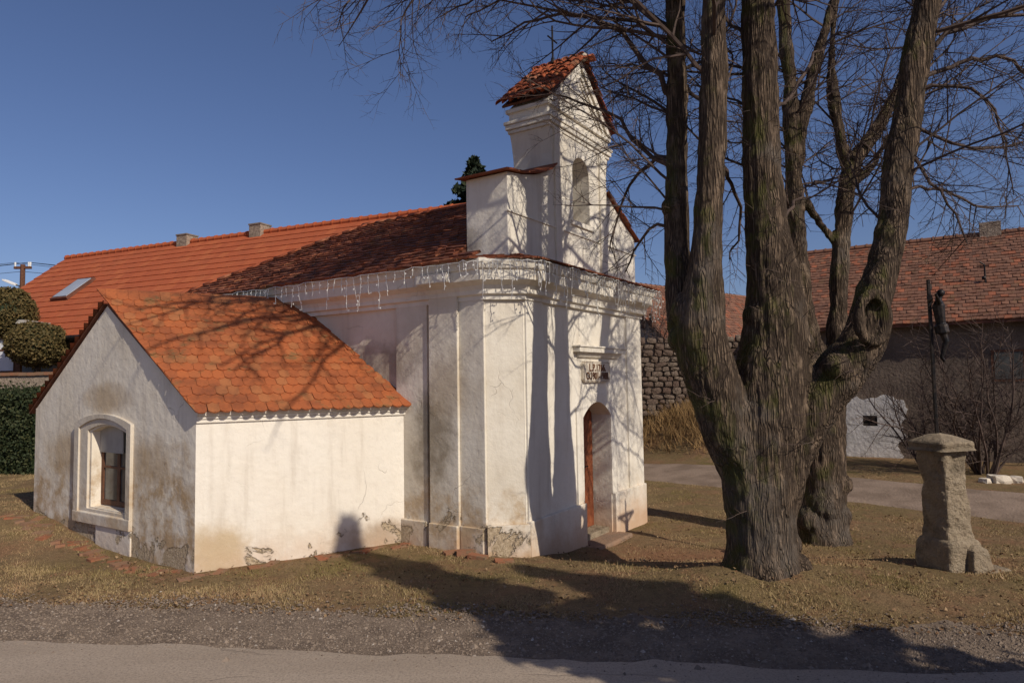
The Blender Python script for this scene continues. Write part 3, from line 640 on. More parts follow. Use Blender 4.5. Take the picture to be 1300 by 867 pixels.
Lrow = (vE2-vE).length
vo_ = 0.0
for r in range(16):
    s_ = r*TE; n_ = int(Lrow/TW)+4; offs = TW*0.5 if r % 2 else 0.0; wob = random.uniform(-.010, .010)
    for c in range(-1, n_):
        x = sk*0.0 + offs + TW*0.5 + c*TW + math.floor(sk*s_/TW)*TW; pc = vE + al*x + upA*s_
        if pc.x > -0.36: continue
        lo_, hi_ = sk*(s_+0.33)+vo_, sk*(s_-0.03)+vo_           # verge line at the tile's head and tail
        if x+TW*0.5 < min(lo_, hi_)+0.02: continue
        top = vE + al*x + upA*(s_-0.03+0.36+wob+random.uniform(-.007, .007)) + nA*0.012
        fl = frame(al, upA, top-AO.to_3d(), 0.058+random.uniform(-.022, .022), random.uniform(-.024, .024))
        if x-TW*0.5 < max(lo_, hi_):                            # a tile cut along the verge
            h_ = TW*0.4925; P = [(-h_, 0), (h_, 0)] + [(h_-2*h_*i/8, 0.36-0.045*(2*i/8-1)**2) for i in range(9)]
            sg_ = -1.0 if fl.to_3x3().col[0].dot(al) < 0 else 1.0   # tile x axis against the eave direction
            head = sk*(s_-0.03+0.36)+vo_-x                      # verge offset at tile y = 0; falls by sk per metre down
            P = clip(P, sg_, sk, head)
            if len(P) < 3 or max(p[0] for p in P)-min(p[0] for p in P) < 0.03: continue
            o = MB().prism(P, XY, 0, 0.017).build('roof_tile', M['tile_new'], aroof)
        else: o = link('roof_tile', TILES[0], aroof)
        o.matrix_local = fl
for j in range(9):
    p = pk0 + al*(-0.02+j*0.345) + Vector((0, 0, -0.055)) - AO.to_3d()
    o = link('ridge_tile', BT, aroof); o.matrix_local = Matrix.Translation(p) @ al.to_track_quat('Y', 'Z').to_matrix().to_4x4() @ Matrix.Rotation(-0.03, 4, 'X') @ Matrix.Diagonal((1.35, 1.05, 1.0, 1))
upB2, lenB = slope_axes(back0, pk0); mb = MB(); skb = (pk0-back0).dot(al)/lenB
tile_field(mb, back0-AO.to_3d()-upB2*0.02, al, upB2, lambda s: (skb*s-0.03, skb*s+2.95), lenB, 0.15, 0.165, 0.016, 0.006)
tag(mb.build('rear_roof_tiles', M['tile_old'], aroof, rnd=True), kind='stuff')

# ------------------------------------------------------------------ icicle lights
lights = tag(empty('icicle_light_string', CO, CA), 'white icicle fairy lights hung along the chapel eaves', 'fairy lights')
ep = [Vector(p) for p in ((-0.74, 7.9, 4.09), (-0.74, 0.40, 4.09), (-0.17, -0.40, 4.09), (4.38, -0.40, 4.09), (4.95, 0.40, 4.09), (4.95, 1.4, 4.09))]
seg = [(ep[i+1]-ep[i]).length for i in range(5)]; tot = sum(seg)
def on_eave(d):
    for i in range(5):
        if d <= seg[i] or i == 4: return ep[i] + (ep[i+1]-ep[i])*(d/seg[i])
        d -= seg[i]
cab = MB(); pts = []; d = 0.0
def bulb(mb, p, r=0.011):
    b = len(mb.v); mb.v += [p+Vector(q)*r for q in ((1, 0, 0), (-1, 0, 0), (0, 1, 0), (0, -1, 0), (0, 0, 1.6), (0, 0, -1.6))]
    for q in ((0, 2, 4), (2, 1, 4), (1, 3, 4), (3, 0, 4), (2, 0, 5), (1, 2, 5), (3, 1, 5), (0, 3, 5)): mb.f.append([b+i for i in q]); mb.r.append(0)
while d < tot:
    p = on_eave(d); p.z += random.uniform(-0.02, 0.02); pts.append(p)
    front = d > seg[0]*0.97
    L = random.choice([0.14, 0.22, 0.34, 0.46, 0.52, 0.30]) * random.uniform(0.9, 1.3); q = p.copy(); sp = [q.copy()]; mb = MB()
    for i in range(max(3, int(L/0.06))):
        q = q + Vector((random.uniform(-.014, .014), random.uniform(-.014, .014), -0.06)); sp.append(q.copy())
    if random.random() < 0.35: sp[-1] += Vector((random.uniform(-.05, .05), random.uniform(-.05, .05), 0.03))
    mb.tube(sp, 0.0055, 3, caps=False)
    for i in range(1, len(sp), 2):
        o_ = Vector((random.uniform(-1, 1), random.uniform(-1, 1), random.uniform(-.3, .6)))*0.028
        mb.tube([sp[i], sp[i]+o_], 0.003, 3, caps=False); bulb(mb, sp[i]+o_)
    mb.build('light_strand', M['white_wire'], lights, fix=False)
    d += random.uniform(0.05, 0.10) if front else random.uniform(0.10, 0.19)
    if 3.0 < d < 3.25: d -= 0.05
cab.tube(pts, 0.005, 4); cab.build('cable', M['white_wire'], lights, fix=False)

# ------------------------------------------------------------------ trees
def rand_perp(d):
    v = Vector((random.gauss(0, 1), random.gauss(0, 1), random.gauss(0, 1))); v -= d*v.dot(d); return v.normalized()
def grow(mb, p, d, L, r, lev, P):
    n = max(2, int(L/P['step'][lev])); st = L/n; pts = [p.copy()]; d = d.copy(); dirs = [d.copy()]
    for i in range(n):
        t = i/n
        d = (d + Vector((random.gauss(0, 1), random.gauss(0, 1), random.gauss(0, 1)))*P['wig'][lev] + Vector((0, 0, P['grav'][lev]*(1-2.2*t)*(-1) if P.get('arch') else P['grav'][lev]))).normalized()
        p = p + d*st; pts.append(p.copy()); dirs.append(d.copy())
    rad = [r*(1-0.78*i/n) for i in range(n+1)]
    mb.tube(pts, rad, 5 if r > 0.02 else (4 if r > 0.008 else 3), caps=False)
    kids(mb, pts, dirs, rad, L, lev, P)
def kids(mb, pts, dirs, rad, L, lev, P, t0=0.12):
    if lev+1 >= P['max']: return
    k = int(L*P['dens'][lev]*random.uniform(0.8, 1.2))
    for i in range(k):
        t = t0 + (1-t0)*(i+random.random())/max(1, k); f = t*(len(pts)-1); j = min(int(f), len(pts)-2); q = pts[j].lerp(pts[j+1], f-j); dd = dirs[j]
        a = math.radians(random.uniform(28, 62)); nd = (dd*math.cos(a) + rand_perp(dd)*math.sin(a)).normalized()
        l2 = P['len'][lev+1]*random.uniform(0.45, 1.15)*(1-0.45*t); r2 = min(P['rad'][lev+1]*random.uniform(.8, 1.2), rad[j]*0.75+0.0005)
        grow(mb, q, nd, l2, r2, lev+1, P)
def px_line(L): return [at(a, b, c) for a, b, c, *_ in L]
def dense(pts, vals, st):
    """Catmull-Rom resample"""
    out, ov = [], []; n = len(pts)
    for i in range(n-1):
        p0, p1, p2, p3 = pts[max(i-1, 0)], pts[i], pts[i+1], pts[min(i+2, n-1)]; m = max(1, int((p2-p1).length/st))
        for j in range(m):
            t = j/m; out.append(0.5*((2*p1)+(p2-p0)*t+(2*p0-5*p1+4*p2-p3)*t*t+(3*p1-p0-3*p2+p3)*t**3)); ov.append(vals[i]+(vals[i+1]-vals[i])*t)
    out.append(pts[-1]); ov.append(vals[-1]); return out, ov
def stem(mb, L, n=14):
    pts, rad = dense(px_line(L), [x[3]*0.412*x[2]/FPX for x in L], 0.10); mb.tube(pts, rad, n); return pts, rad
def remesh_trunk(name, mb, voxel, parent, mat, amp):
    o = mb.build('tmp', mat, None)
    r = o.modifiers.new('r', 'REMESH'); r.mode = 'VOXEL'; r.voxel_size = voxel
    s_ = o.modifiers.new('s', 'SMOOTH'); s_.factor = 0.5; s_.iterations = 6
    dg = bpy.context.evaluated_depsgraph_get(); me = bpy.data.meshes.new_from_object(o.evaluated_get(dg)); bpy.data.objects.remove(o)
    n = len(me.vertices); co = np.empty(n*3, np.float32); me.vertices.foreach_get('co', co); co = co.reshape(-1, 3)
    no = np.empty(n*3, np.float32); me.vertices.foreach_get('normal', no); no = no.reshape(-1, 3)
    dsp = np.empty(n, np.float32)
    for i in range(n):
        x, y, z = (float(q) for q in co[i]); wx = 0.35*noise.noise((x*2, y*2, z*1.1)); 
        rg = 1-2.6*abs(noise.noise(((x+wx*.3)*11, (y+wx*.3)*11, z*0.9+wx))); r2 = 1-2.6*abs(noise.noise((x*21, y*21, z*1.9+9)))
        dsp[i] = amp*(0.75*rg+0.35*r2) + amp*1.6*noise.noise((x*1.7, y*1.7, z*1.7)) + amp*1.3*noise.noise((x*4.5, y*4.5, z*3.5)) + amp*0.8*noise.noise((x*10, y*10, z*8))
    co += no*dsp[:, None]; me.vertices.foreach_set('co', co.ravel())
    me.polygons.foreach_set('use_smooth', np.ones(len(me.polygons), dtype=bool)); me.materials.clear(); me.materials.append(mat)
    return link(name, me, parent)

TP = dict(max=4, step=[0.25, 0.20, 0.11, 0.09], wig=[0.10, 0.11, 0.14, 0.18], grav=[0.02, 0.015, 0.02, 0.03], dens=[7.0, 9.0, 8.5], len=[2.4, 1.30, 0.55, 0.22], rad=[0.022, 0.0080, 0.0040, 0.0027])
# --- large linden beside the chapel
t1 = at(968, 722, 8.15)
linden = tag(empty('linden_tree', (0, 0, 0)), 'huge bare linden with four stems and burred fork beside the chapel door', 'tree', 'bare lindens by the track')
linden.location = (t1.x, 8.15, gz(t1.x, 8.15))
LOC = linden.location.copy()
class MBo(MB):
    pass
tb = MB()
stem(tb, [(966, 752, 8.15, 150), (967, 728, 8.15, 122), (968, 700, 8.15, 104), (966, 640, 8.15, 98), (967, 580, 8.15, 104), (972, 530, 8.15, 116), (978, 480, 8.15, 110), (984, 430, 8.15, 96), (983, 360, 8.15, 80), (975, 300, 8.15, 66), (968, 220, 8.2, 56), (966, 120, 8.2, 53), (962, 0, 8.2, 50), (960, -140, 8.2, 40), (965, -320, 8.2, 26)], 18)
SB_ = [(962, 715, 8.14, 70), (957, 660, 8.12, 76), (945, 595, 8.09, 78), (922, 535, 8.05, 80), (903, 480, 8.02, 82), (890, 430, 7.97, 80), (893, 370, 7.93, 58), (898, 300, 7.9, 46), (903, 200, 7.9, 40), (906, 100, 7.9, 40), (906, 0, 7.9, 37), (908, -120, 7.9, 32), (915, -300, 7.9, 22)]
SA_ = [(900, 480, 8.15, 62), (872, 420, 8.3, 58), (863, 360, 8.38, 42), (859, 270, 8.45, 33), (860, 150, 8.5, 31), (858, 50, 8.5, 29), (855, -60, 8.5, 26), (845, -220, 8.5, 18)]
SD_ = [(980, 700, 8.15, 64), (985, 640, 8.15, 66), (1000, 580, 8.14, 70), (1030, 520, 8.1, 74), (1070, 470, 8.05, 70), (1098, 430, 8.0, 64), (1107, 385, 8.0, 54), (1124, 330, 8.05, 44), (1135, 270, 8.1, 41), (1142, 200, 8.15, 42), (1155, 130, 8.2, 42), (1165, 60, 8.2, 40), (1178, 0, 8.2, 40), (1190, -80, 8.2, 36), (1205, -250, 8.3, 24)]
SC_ = [(984, 430, 8.15, 90), (968, 220, 8.2, 56), (966, 120, 8.2, 53), (962, 0, 8.2, 50), (960, -140, 8.2, 40), (965, -320, 8.2, 26)]
for L in (SB_, SA_, SD_): stem(tb, L)
def lump(mb, c, r, n=10):
    for i in range(n):
        pass
    P = [c+Vector((0, 0, r*math.cos(math.pi*(i+.02)/(n+.04)))) for i in range(n+1)]
    mb.tube(P, [max(0.004, r*math.sin(math.pi*(i+.02)/(n+.04))) for i in range(n+1)], 12)
for (a, b, c, r) in ((1085, 452, 7.95, 0.24), (1110, 425, 7.92, 0.20), (1062, 468, 7.9, 0.20), (1000, 395, 8.08, 0.27), (1008, 440, 8.08, 0.26), (1020, 480, 8.1, 0.22), (965, 400, 8.1, 0.24), (878, 395, 8.05, 0.30), (900, 440, 8.0, 0.28), (866, 430, 8.1, 0.22),
                     (853, 262, 8.42, 0.15), (1152, 150, 8.18, 0.2), (1128, 300, 8.04, 0.17), (968, 20, 8.15, 0.2), (990, 360, 8.0, 0.2), (1000, 690, 8.05, 0.2), (1010, 722, 8.05, 0.22), (940, 732, 8.15, 0.2)):
    lump(tb, at(a, b, c), r*0.82)
ring = [at(1107+17*math.cos(a), 404+30*math.sin(a), 7.74+0.05*math.cos(a)) for a in np.linspace(0, 2*math.pi, 20)]
tb.tube(ring, 0.068, 8); 
for v in tb.v: v -= LOC
trunk = remesh_trunk('trunk', tb, 0.019, linden, M['bark'], 0.013)
cr = MB()
def limb(L, P, mb=cr, dens=None):
    pts = px_line(L); rad = [x[3]*0.27*x[2]/FPX for x in L]; pts, rad = dense(pts, rad, 0.16)
    pts = [p + Vector((random.gauss(0, .02), random.gauss(0, .02), random.gauss(0, .02))) if i else p for i, p in enumerate(pts)]
    mb.tube(pts, rad, 7, caps=False); dirs = [(pts[min(i+1, len(pts)-1)]-pts[max(i-1, 0)]).normalized() for i in range(len(pts))]
    LL = sum((pts[i+1]-pts[i]).length for i in range(len(pts)-1)); kids(mb, pts, dirs, rad, LL, 0, P)
LIMBS = [
 [(855, 125, 8.5, 15), (812, 70, 8.6, 12), (775, 38, 8.8, 10), (730, 20, 9.0, 8), (680, 26, 9.2, 6), (625, 52, 9.5, 3)],
 [(858, 215, 8.5, 12), (815, 188, 8.8, 10), (785, 150, 9.0, 8), (740, 128, 9.2, 6), (690, 118, 9.3, 3)],
 [(860, 200, 8.5, 11), (822, 205, 8.9, 9), (800, 235, 9.2, 7), (782, 275, 9.5, 5), (772, 320, 9.6, 3)],
 [(862, 300, 8.4, 10), (835, 285, 8.7, 8), (812, 305, 9.1, 6), (795, 345, 9.4, 3)],
 [(855, -60, 8.5, 18), (760, -70, 8.3, 13), (640, -50, 8.2, 10), (520, -22, 8.0, 7), (405, -8, 7.8, 3)],
 [(700, -48, 8.2, 8), (590, -28, 8.1, 7), (525, -4, 8.0, 5), (508, 45, 8.0, 3), (510, 98, 8.0, 1.5)],
 [(640, -50, 8.2, 8), (520, -35, 8.1, 6), (450, -5, 8.0, 4), (425, 40, 8.0, 1.5)],
 [(906, -60, 7.9, 18), (800, -60, 8.8, 13), (700, -30, 9.6, 9), (620, -10, 10.2, 6), (560, 20, 10.5, 3)],
 [(858, 40, 8.5, 13), (800, 5, 8.9, 10), (720, -10, 9.3, 7), (640, 0, 9.6, 5), (590, 25, 9.8, 3)],
 [(860, 90, 8.5, 10), (900, 70, 9.0, 8), (930, 20, 9.4, 6), (940, -40, 9.6, 4)],
 [(906, 150, 7.9, 10), (870, 110, 8.8, 8), (830, 90, 9.5, 6), (770, 80, 10.0, 3)],
 [(905, 190, 7.9, 12), (930, 235, 8.6, 9), (940, 290, 9.2, 6), (925, 330, 9.6, 3)],
 [(1160, 80, 8.2, 15), (1205, 45, 8.2, 12), (1260, 22, 8.2, 9), (1340, 8, 8.2, 6)],
 [(1156, 105, 8.2, 14), (1205, 84, 8.3, 11), (1262, 74, 8.4, 9), (1300, 92, 8.4, 7), (1340, 130, 8.4, 3)],
 [(1150, 155, 8.2, 10), (1195, 178, 8.4, 8), (1245, 190, 8.6, 7), (1300, 186, 8.8, 5)],
 [(1158, 120, 8.2, 10), (1215, 110, 8.0, 8), (1262, 140, 7.9, 6), (1280, 200, 7.9, 4), (1285, 250, 7.9, 2)],
 [(1148, 180, 8.1, 9), (1180, 230, 8.0, 7), (1215, 270, 8.0, 5), (1228, 310, 8.0, 3)],
 [(1140, 240, 8.1, 8), (1190, 240, 8.6, 7), (1240, 260, 9.0, 5), (1290, 262, 9.2, 3)],
 [(1175, 10, 8.2, 16), (1230, -20, 8.0, 11), (1300, -30, 7.9, 7)],
 [(985, 300, 8.15, 9), (1010, 255, 8.8, 7), (1035, 230, 9.3, 5), (1075, 225, 9.8, 3)],
 [(968, 150, 8.2, 12), (1005, 120, 8.6, 9), (1035, 70, 9.0, 7), (1070, 40, 9.4, 4)],
 [(966, 60, 8.2, 12), (930, 30, 9.0, 9), (890, -10, 9.6, 6), (830, -30, 10, 4)],
 [(964, 0, 8.2, 14), (1010, -40, 7.9, 10), (1080, -70, 7.6, 7)],
 [(1130, 290, 8.05, 8), (1095, 250, 8.6, 6), (1080, 200, 9.0, 4), (1090, 150, 9.3, 3)],
]
for L in LIMBS: limb(L, TP)
# crown above the frame: it throws the branch shadows on the roofs and walls
TP2 = dict(TP); TP2['max'] = 3; TP2['dens'] = [3.2, 4.5]; TP2['len'] = [3.0, 1.5, 0.6]; TP2['rad'] = [0.035, 0.017, 0.007]
for L, n_ in ((SA_, 11), (SB_, 12), (SC_, 12), (SD_, 12)):
    P_ = [(x[0], x[1], x[2], x[3]) for x in L if x[1] < 110]; pts, rad = dense(px_line(P_), [x[3]*.5*x[2]/FPX for x in P_], 0.2)
    for i in range(n_):
        j = random.randrange(len(pts)); az = random.uniform(0, 2*math.pi)
        if L is SD_ : az = random.uniform(-1.9, 1.6)
        if L is SA_ : az = random.uniform(1.5, 5.0)
        grow(cr, pts[j], Vector((math.cos(az), math.sin(az), random.uniform(0.15, 0.9))).normalized(), random.uniform(1.8, 3.6), min(rad[j]*0.42, 0.03), 0, TP2)
# limbs reaching over the road and the annex, above the frame
def wl_(P0, P1, r0, r1, sag=0.5, P=None):
    n = 9; pts = [P0.lerp(P1, i/n)+Vector((0, 0, sag*4*(i/n)*(1-i/n)))+Vector((random.gauss(0, .07), random.gauss(0, .07), random.gauss(0, .07)))*(i > 0) for i in range(n+1)]; rad = [r0+(r1-r0)*i/n for i in range(n+1)]
    pts, rad = dense(pts, rad, 0.18); cr.tube(pts, rad, 7, caps=False); dirs = [(pts[min(i+1, len(pts)-1)]-pts[max(i-1, 0)]).normalized() for i in range(len(pts))]
    kids(cr, pts, dirs, rad, (P1-P0).length*1.1, 0, P or TP2)
hA, hB, hC, hD = at(855, -60, 8.5), at(907, -120, 7.9), at(961, -140, 8.2), at(1190, -80, 8.2)
for a_, b_, r_ in ((hA, (-0.6, 6.7, 7.3), .075), (hA, (-1.6, 7.6, 7.0), .06), (hA, (0.4, 5.6, 8.2), .06), (hB, (1.2, 4.6, 8.6), .07), (hB, (2.3, 3.9, 9.4), .06), (hB, (0.6, 6.2, 9.6), .055), (hC, (3.0, 3.6, 8.8), .07), (hC, (1.8, 5.0, 10.4), .06), (hD, (4.6, 4.2, 8.8), .07), (hA, (0.0, 3.9, 8.0), .085), (hB, (0.7, 4.5, 7.4), .08), (hA, (-0.6, 4.6, 8.8), .08), (hB, (2.2, 3.6, 7.4), .08), (hB, (1.5, 3.4, 8.4), .08), (hA, (-1.4, 5.6, 7.6), .07), (hA, (-1.0, 8.8, 9.0), .06), (hA, (-2.6, 8.0, 8.2), .05), (hB, (-0.2, 8.0, 10.6), .06)):
    wl_(a_, Vector(b_), r_*0.75, 0.018)
# spreading limbs inside the frame, mostly behind the stems
TP4 = dict(TP); TP4['dens'] = [6.0, 8.5, 7.5]; TP4['len'] = [2.2, 1.2, 0.5, 0.2]
for L, n_ in ((SA_, 9), (SB_, 4), (SC_, 6), (SD_, 14)):
    P_ = [x for x in L if -40 < x[1] < 300]; pts, rad = dense(px_line(P_), [x[3]*.5*x[2]/FPX for x in P_], 0.2)
    for i in range(n_):
        j = random.randrange(len(pts)); az = random.uniform(0.25, 2.9)
        if L is SD_: az = random.uniform(-0.5, 1.4)
        if L is SA_: az = random.uniform(1.9, 3.7)
        grow(cr, pts[j], Vector((math.cos(az), math.sin(az), random.uniform(0.3, 1.1))).normalized(), random.uniform(1.3, 2.8), min(rad[j]*0.28, 0.02), 0, TP4)
# fine sprouts on the burrs
SP = dict(TP); SP['max'] = 3; SP['len'] = [0.5, 0.22, .1]; SP['rad'] = [0.004, 0.0025, .002]; SP['dens'] = [6, 5]; SP['step'] = [.07, .06, .05]
for (a, b, c, n_) in ((985, 375, 7.7, 16), (1085, 440, 7.75, 22), (905, 470, 7.7, 10), (968, 300, 7.8, 12), (960, 180, 7.85, 12), (1130, 280, 7.85, 12), (925, 610, 7.7, 6), (1000, 545, 7.75, 6), (862, 260, 8.2, 10)):
    for i in range(n_):
        q = at(a+random.uniform(-35, 35), b+random.uniform(-40, 40), c); grow(cr, q, Vector((random.uniform(-1, 1), -0.6, random.uniform(-0.3, 1))).normalized(), random.uniform(.2, .6), 0.004, 0, SP)
for v in cr.v: v -= LOC
crown = cr.build('crown', M['twig'], linden, fix=False)

# --- second linden behind, by the track
Y2 = 11.5
t2 = at(1046, 668, Y2)
linden2 = tag(empty('linden_tree', (t2.x, Y2, gz(t2.x, Y2))), 'slimmer bare linden with burred mossy foot behind the huge linden', 'tree', 'bare lindens by the track'); LOC2 = linden2.location.copy()
tb = MB()
T2 = [[(1046, 692, 11.5, 84), (1046, 668, 11.5, 72), (1046, 620, 11.5, 60), (1047, 560, 11.5, 58), (1045, 500, 11.5, 56), (1032, 450, 11.5, 42), (1022, 400, 11.5, 28), (1012, 300, 11.5, 24), (1006, 200, 11.5, 22), (1003, 110, 11.5, 20), (996, 30, 11.5, 19), (990, -80, 11.5, 15), (985, -200, 11.5, 9)],
      [(1010, 215, 11.5, 20), (1028, 110, 11.4, 17), (1048, 35, 11.3, 15), (1075, -50, 11.2, 12), (1095, -160, 11.1, 7)],
      [(1050, 540, 11.5, 48), (1062, 470, 11.5, 38), (1063, 400, 11.5, 28), (1069, 300, 11.5, 25), (1079, 220, 11.5, 25), (1102, 180, 11.5, 20), (1135, 125, 11.5, 17), (1160, 60, 11.5, 13), (1180, -30, 11.5, 8)],
      [(1079, 225, 11.5, 20), (1064, 160, 11.5, 16), (1056, 85, 11.5, 13), (1060, -10, 11.5, 10), (1065, -120, 11.5, 6)],
      [(1066, 315, 11.5, 14), (1042, 285, 11.5, 12), (1022, 255, 11.4, 9)],
      [(1078, 235, 11.5, 14), (1105, 215, 11.4, 11), (1130, 170, 11.3, 8)]]
for L in T2: stem(tb, L, 12)
for (a, b, c, r) in ((1070, 615, 11.35, 0.15), (1062, 655, 11.4, 0.24), (1030, 660, 11.4, 0.24), (1050, 645, 11.3, 0.22), (1058, 580, 11.4, 0.2), (1025, 470, 11.3, 0.28)): lump(tb, at(a, b, c), r)
for v in tb.v: v -= LOC2
remesh_trunk('trunk', tb, 0.035, linden2, M['bark'], 0.02)
cr2 = MB(); TP3 = dict(TP); TP3['dens'] = [4.6, 6.5, 6.0]; TP3['len'] = [2.2, 1.2, 0.5, 0.22]; TP3['rad'] = [0.03, 0.012, 0.0055, 0.0036]
for L in T2:
    P_ = [x for x in L if x[1] < 330]
    if len(P_) < 2: continue
    pts, rad = dense(px_line(P_), [x[3]*.5*x[2]/FPX for x in P_], 0.2)
    for i in range(int(len(pts)*0.42)):
        j = random.randrange(len(pts)); az = random.uniform(0, 2*math.pi)
        grow(cr2, pts[j], Vector((math.cos(az), math.sin(az)*0.6, random.uniform(0.15, 1.1))).normalized(), random.uniform(1.0, 2.6), min(rad[j]*0.4, 0.02), 0, TP3)
for v in cr2.v: v -= LOC2
cr2.build('crown', M['twig'], linden2, fix=False)

# ------------------------------------------------------------------ wayside cross
wx_, wy_ = 5.43, 8.72
shrine = tag(empty('wayside_cross', (wx_, wy_, gz(wx_, wy_))), 'iron crucifix on a weathered sandstone pillar at the roadside', 'wayside cross')
def rough_block(name, prof, mat, parent, amp, rz=0.0, seg=10, seed=0):
    """stack of rounded-square rings [(z, half_x, half_y, ox, oy)], displaced"""
    mb = MB(); rings = []
    zz = [p[0] for p in prof]
    N = 96
    H = np.linspace(zz[0], zz[-1], max(6, int((zz[-1]-zz[0])/0.016)))
    for z in H:
        i = max(0, min(len(prof)-2, int(np.searchsorted(zz, z)-1))); t = (z-zz[i])/(zz[i+1]-zz[i]); a = [prof[i][k]+(prof[i+1][k]-prof[i][k])*t for k in range(5)]
        ring_ = []
        for k in range(N):
            an = 2*math.pi*k/N; c, s_ = math.cos(an), math.sin(an); m_ = (abs(c)**11+abs(s_)**11)**(-1/11)
            p = Vector((a[1]*c*m_+a[3], a[2]*s_*m_+a[4], z)); f = noise.fractal((p.x*4+seed, p.y*4, p.z*3.4), 0.85, 2.1, 6) - 0.8*max(0, noise.noise((p.x*9+seed, p.y*9, p.z*7)))
            rd = Vector((c, s_, 0)); ring_.append(p+rd*f*amp)
        rings.append(ring_)
    b = 0
    for R in rings: mb.v += R
    for i in range(len(rings)-1):
        for k in range(N): mb.f.append([i*N+k, i*N+(k+1) % N, (i+1)*N+(k+1) % N, (i+1)*N+k])
    mb.f.append([k for k in reversed(range(N))]); mb.f.append([(len(rings)-1)*N+k for k in range(N)]); mb.r = [0]*len(mb.f)
    Rz = Matrix.Rotation(rz, 4, 'Z'); mb.v = [Rz @ v for v in mb.v]
    return mb.build(name, mat, parent, smooth=False)
RZ0 = math.radians(18)
rough_block('base', [(-0.3, .275, .265, .01, 0), (0.05, .27, .26, .01, 0), (0.31, .262, .252, .01, 0), (0.35, .25, .24, .01, 0), (0.37, .22, .21, .01, 0)], M['stone'], shrine, 0.022, RZ0, 12, 3)
rough_block('shaft', [(0.34, .21, .20, 0.02, 0), (0.5, .20, .19, .015, 0), (0.9, .19, .18, 0, 0), (1.3, .20, .19, -.025, 0), (1.49, .215, .205, -.03, 0)], M['stone'], shrine, 0.034, RZ0, 12, 9)
rough_block('capital', [(1.46, .30, .29, -.04, 0), (1.485, .27, .26, -.035, 0), (1.55, .285, .275, -.035, 0), (1.57, .27, .26, -.035, 0), (1.65, .10, .095, -.04, 0), (1.665, .02, .02, -.04, 0)], M['stone'], shrine, 0.018, RZ0, 12, 5)
bl = rough_block('foot_stone', [(-0.2, .16, .13, 0.13, -0.25), (0.1, .155, .125, 0.13, -0.25), (0.26, .12, .10, 0.13, -0.25), (0.31, .05, .04, 0.13, -0.25)], M['stone'], shrine, 0.02, RZ0, 12, 14)
bl = rough_block('foot_stone', [(-0.2, .20, .12, 0.34, -0.30), (0.0, .20, .12, 0.34, -0.30), (0.025, .17, .10, 0.34, -0.30)], M['stone'], shrine, 0.02, RZ0, 12, 24)
arm = Vector((0.53, 0.85, 0)).normalized(); fc = Vector((0.85, -0.53, 0)).normalized(); cx0 = Vector((-0.06, 0, 0))
ic = MB(); ic.tube([cx0+Vector((0, 0, 1.6)), cx0+Vector((-.01, 0, 3.62))], 0.024, 6); ic.tube([cx0+arm*-0.34+Vector((0, 0, 3.36)), cx0+arm*0.34+Vector((0, 0, 3.36))], 0.035, 6)
ic.box((-0.02, -0.02, 3.50), (0.02, 0.02, 3.56), Matrix.Translation(cx0))
irc = ic.build('iron_cross', M['iron'], shrine)
fg = MB(); B_ = cx0 + fc*0.075
def V3(a, f, z): return B_ + arm*a + fc*f + Vector((0, 0, z))
fg.tube([V3(0, .02, 3.36), V3(0, .015, 3.28), V3(0, .02, 3.16), V3(0.01, .03, 3.06), V3(0.01, .03, 2.98)], [.035, .075, .066, .058, .062], 8)
lump(fg, V3(0.02, .045, 3.44), 0.05); fg.tube([V3(0.01, .03, 3.34), V3(0.015, .04, 3.42)], 0.026, 6)
for sgn in (-1, 1):
    fg.tube([V3(sgn*.06, .02, 3.31), V3(sgn*.18, .01, 3.35), V3(sgn*.31, -.01, 3.395)], [.032, .024, .017], 6)
    for k_i in range(4): fg.tube([V3(sgn*.31, -.01, 3.395), V3(sgn*(.345+.004*k_i), .004, 3.385+.012*k_i)], .006, 5)
    fg.tube([V3(sgn*.03, .03, 2.99), V3(sgn*.035+.02, .075, 2.82), V3(sgn*.02, .02, 2.62), V3(0.0, .05, 2.56)], [.05, .04, .025, .02], 7)
fg.tube([V3(0, .03, 3.03), V3(0, .045, 2.92)], [.08, .085], 9); fg.tube([V3(.07, .04, 3.0), V3(.10, .05, 2.86)], [.03, .02], 6)
fo_ = fg.build('tmp', M['iron'], None); r_m = fo_.modifiers.new('r', 'REMESH'); r_m.mode = 'VOXEL'; r_m.voxel_size = 0.011; s_m = fo_.modifiers.new('s', 'SMOOTH'); s_m.iterations = 2
me = bpy.data.meshes.new_from_object(fo_.evaluated_get(bpy.context.evaluated_depsgraph_get())); bpy.data.objects.remove(fo_); me.materials.clear(); me.materials.append(M['iron'])
link('crucified_figure', me, irc)

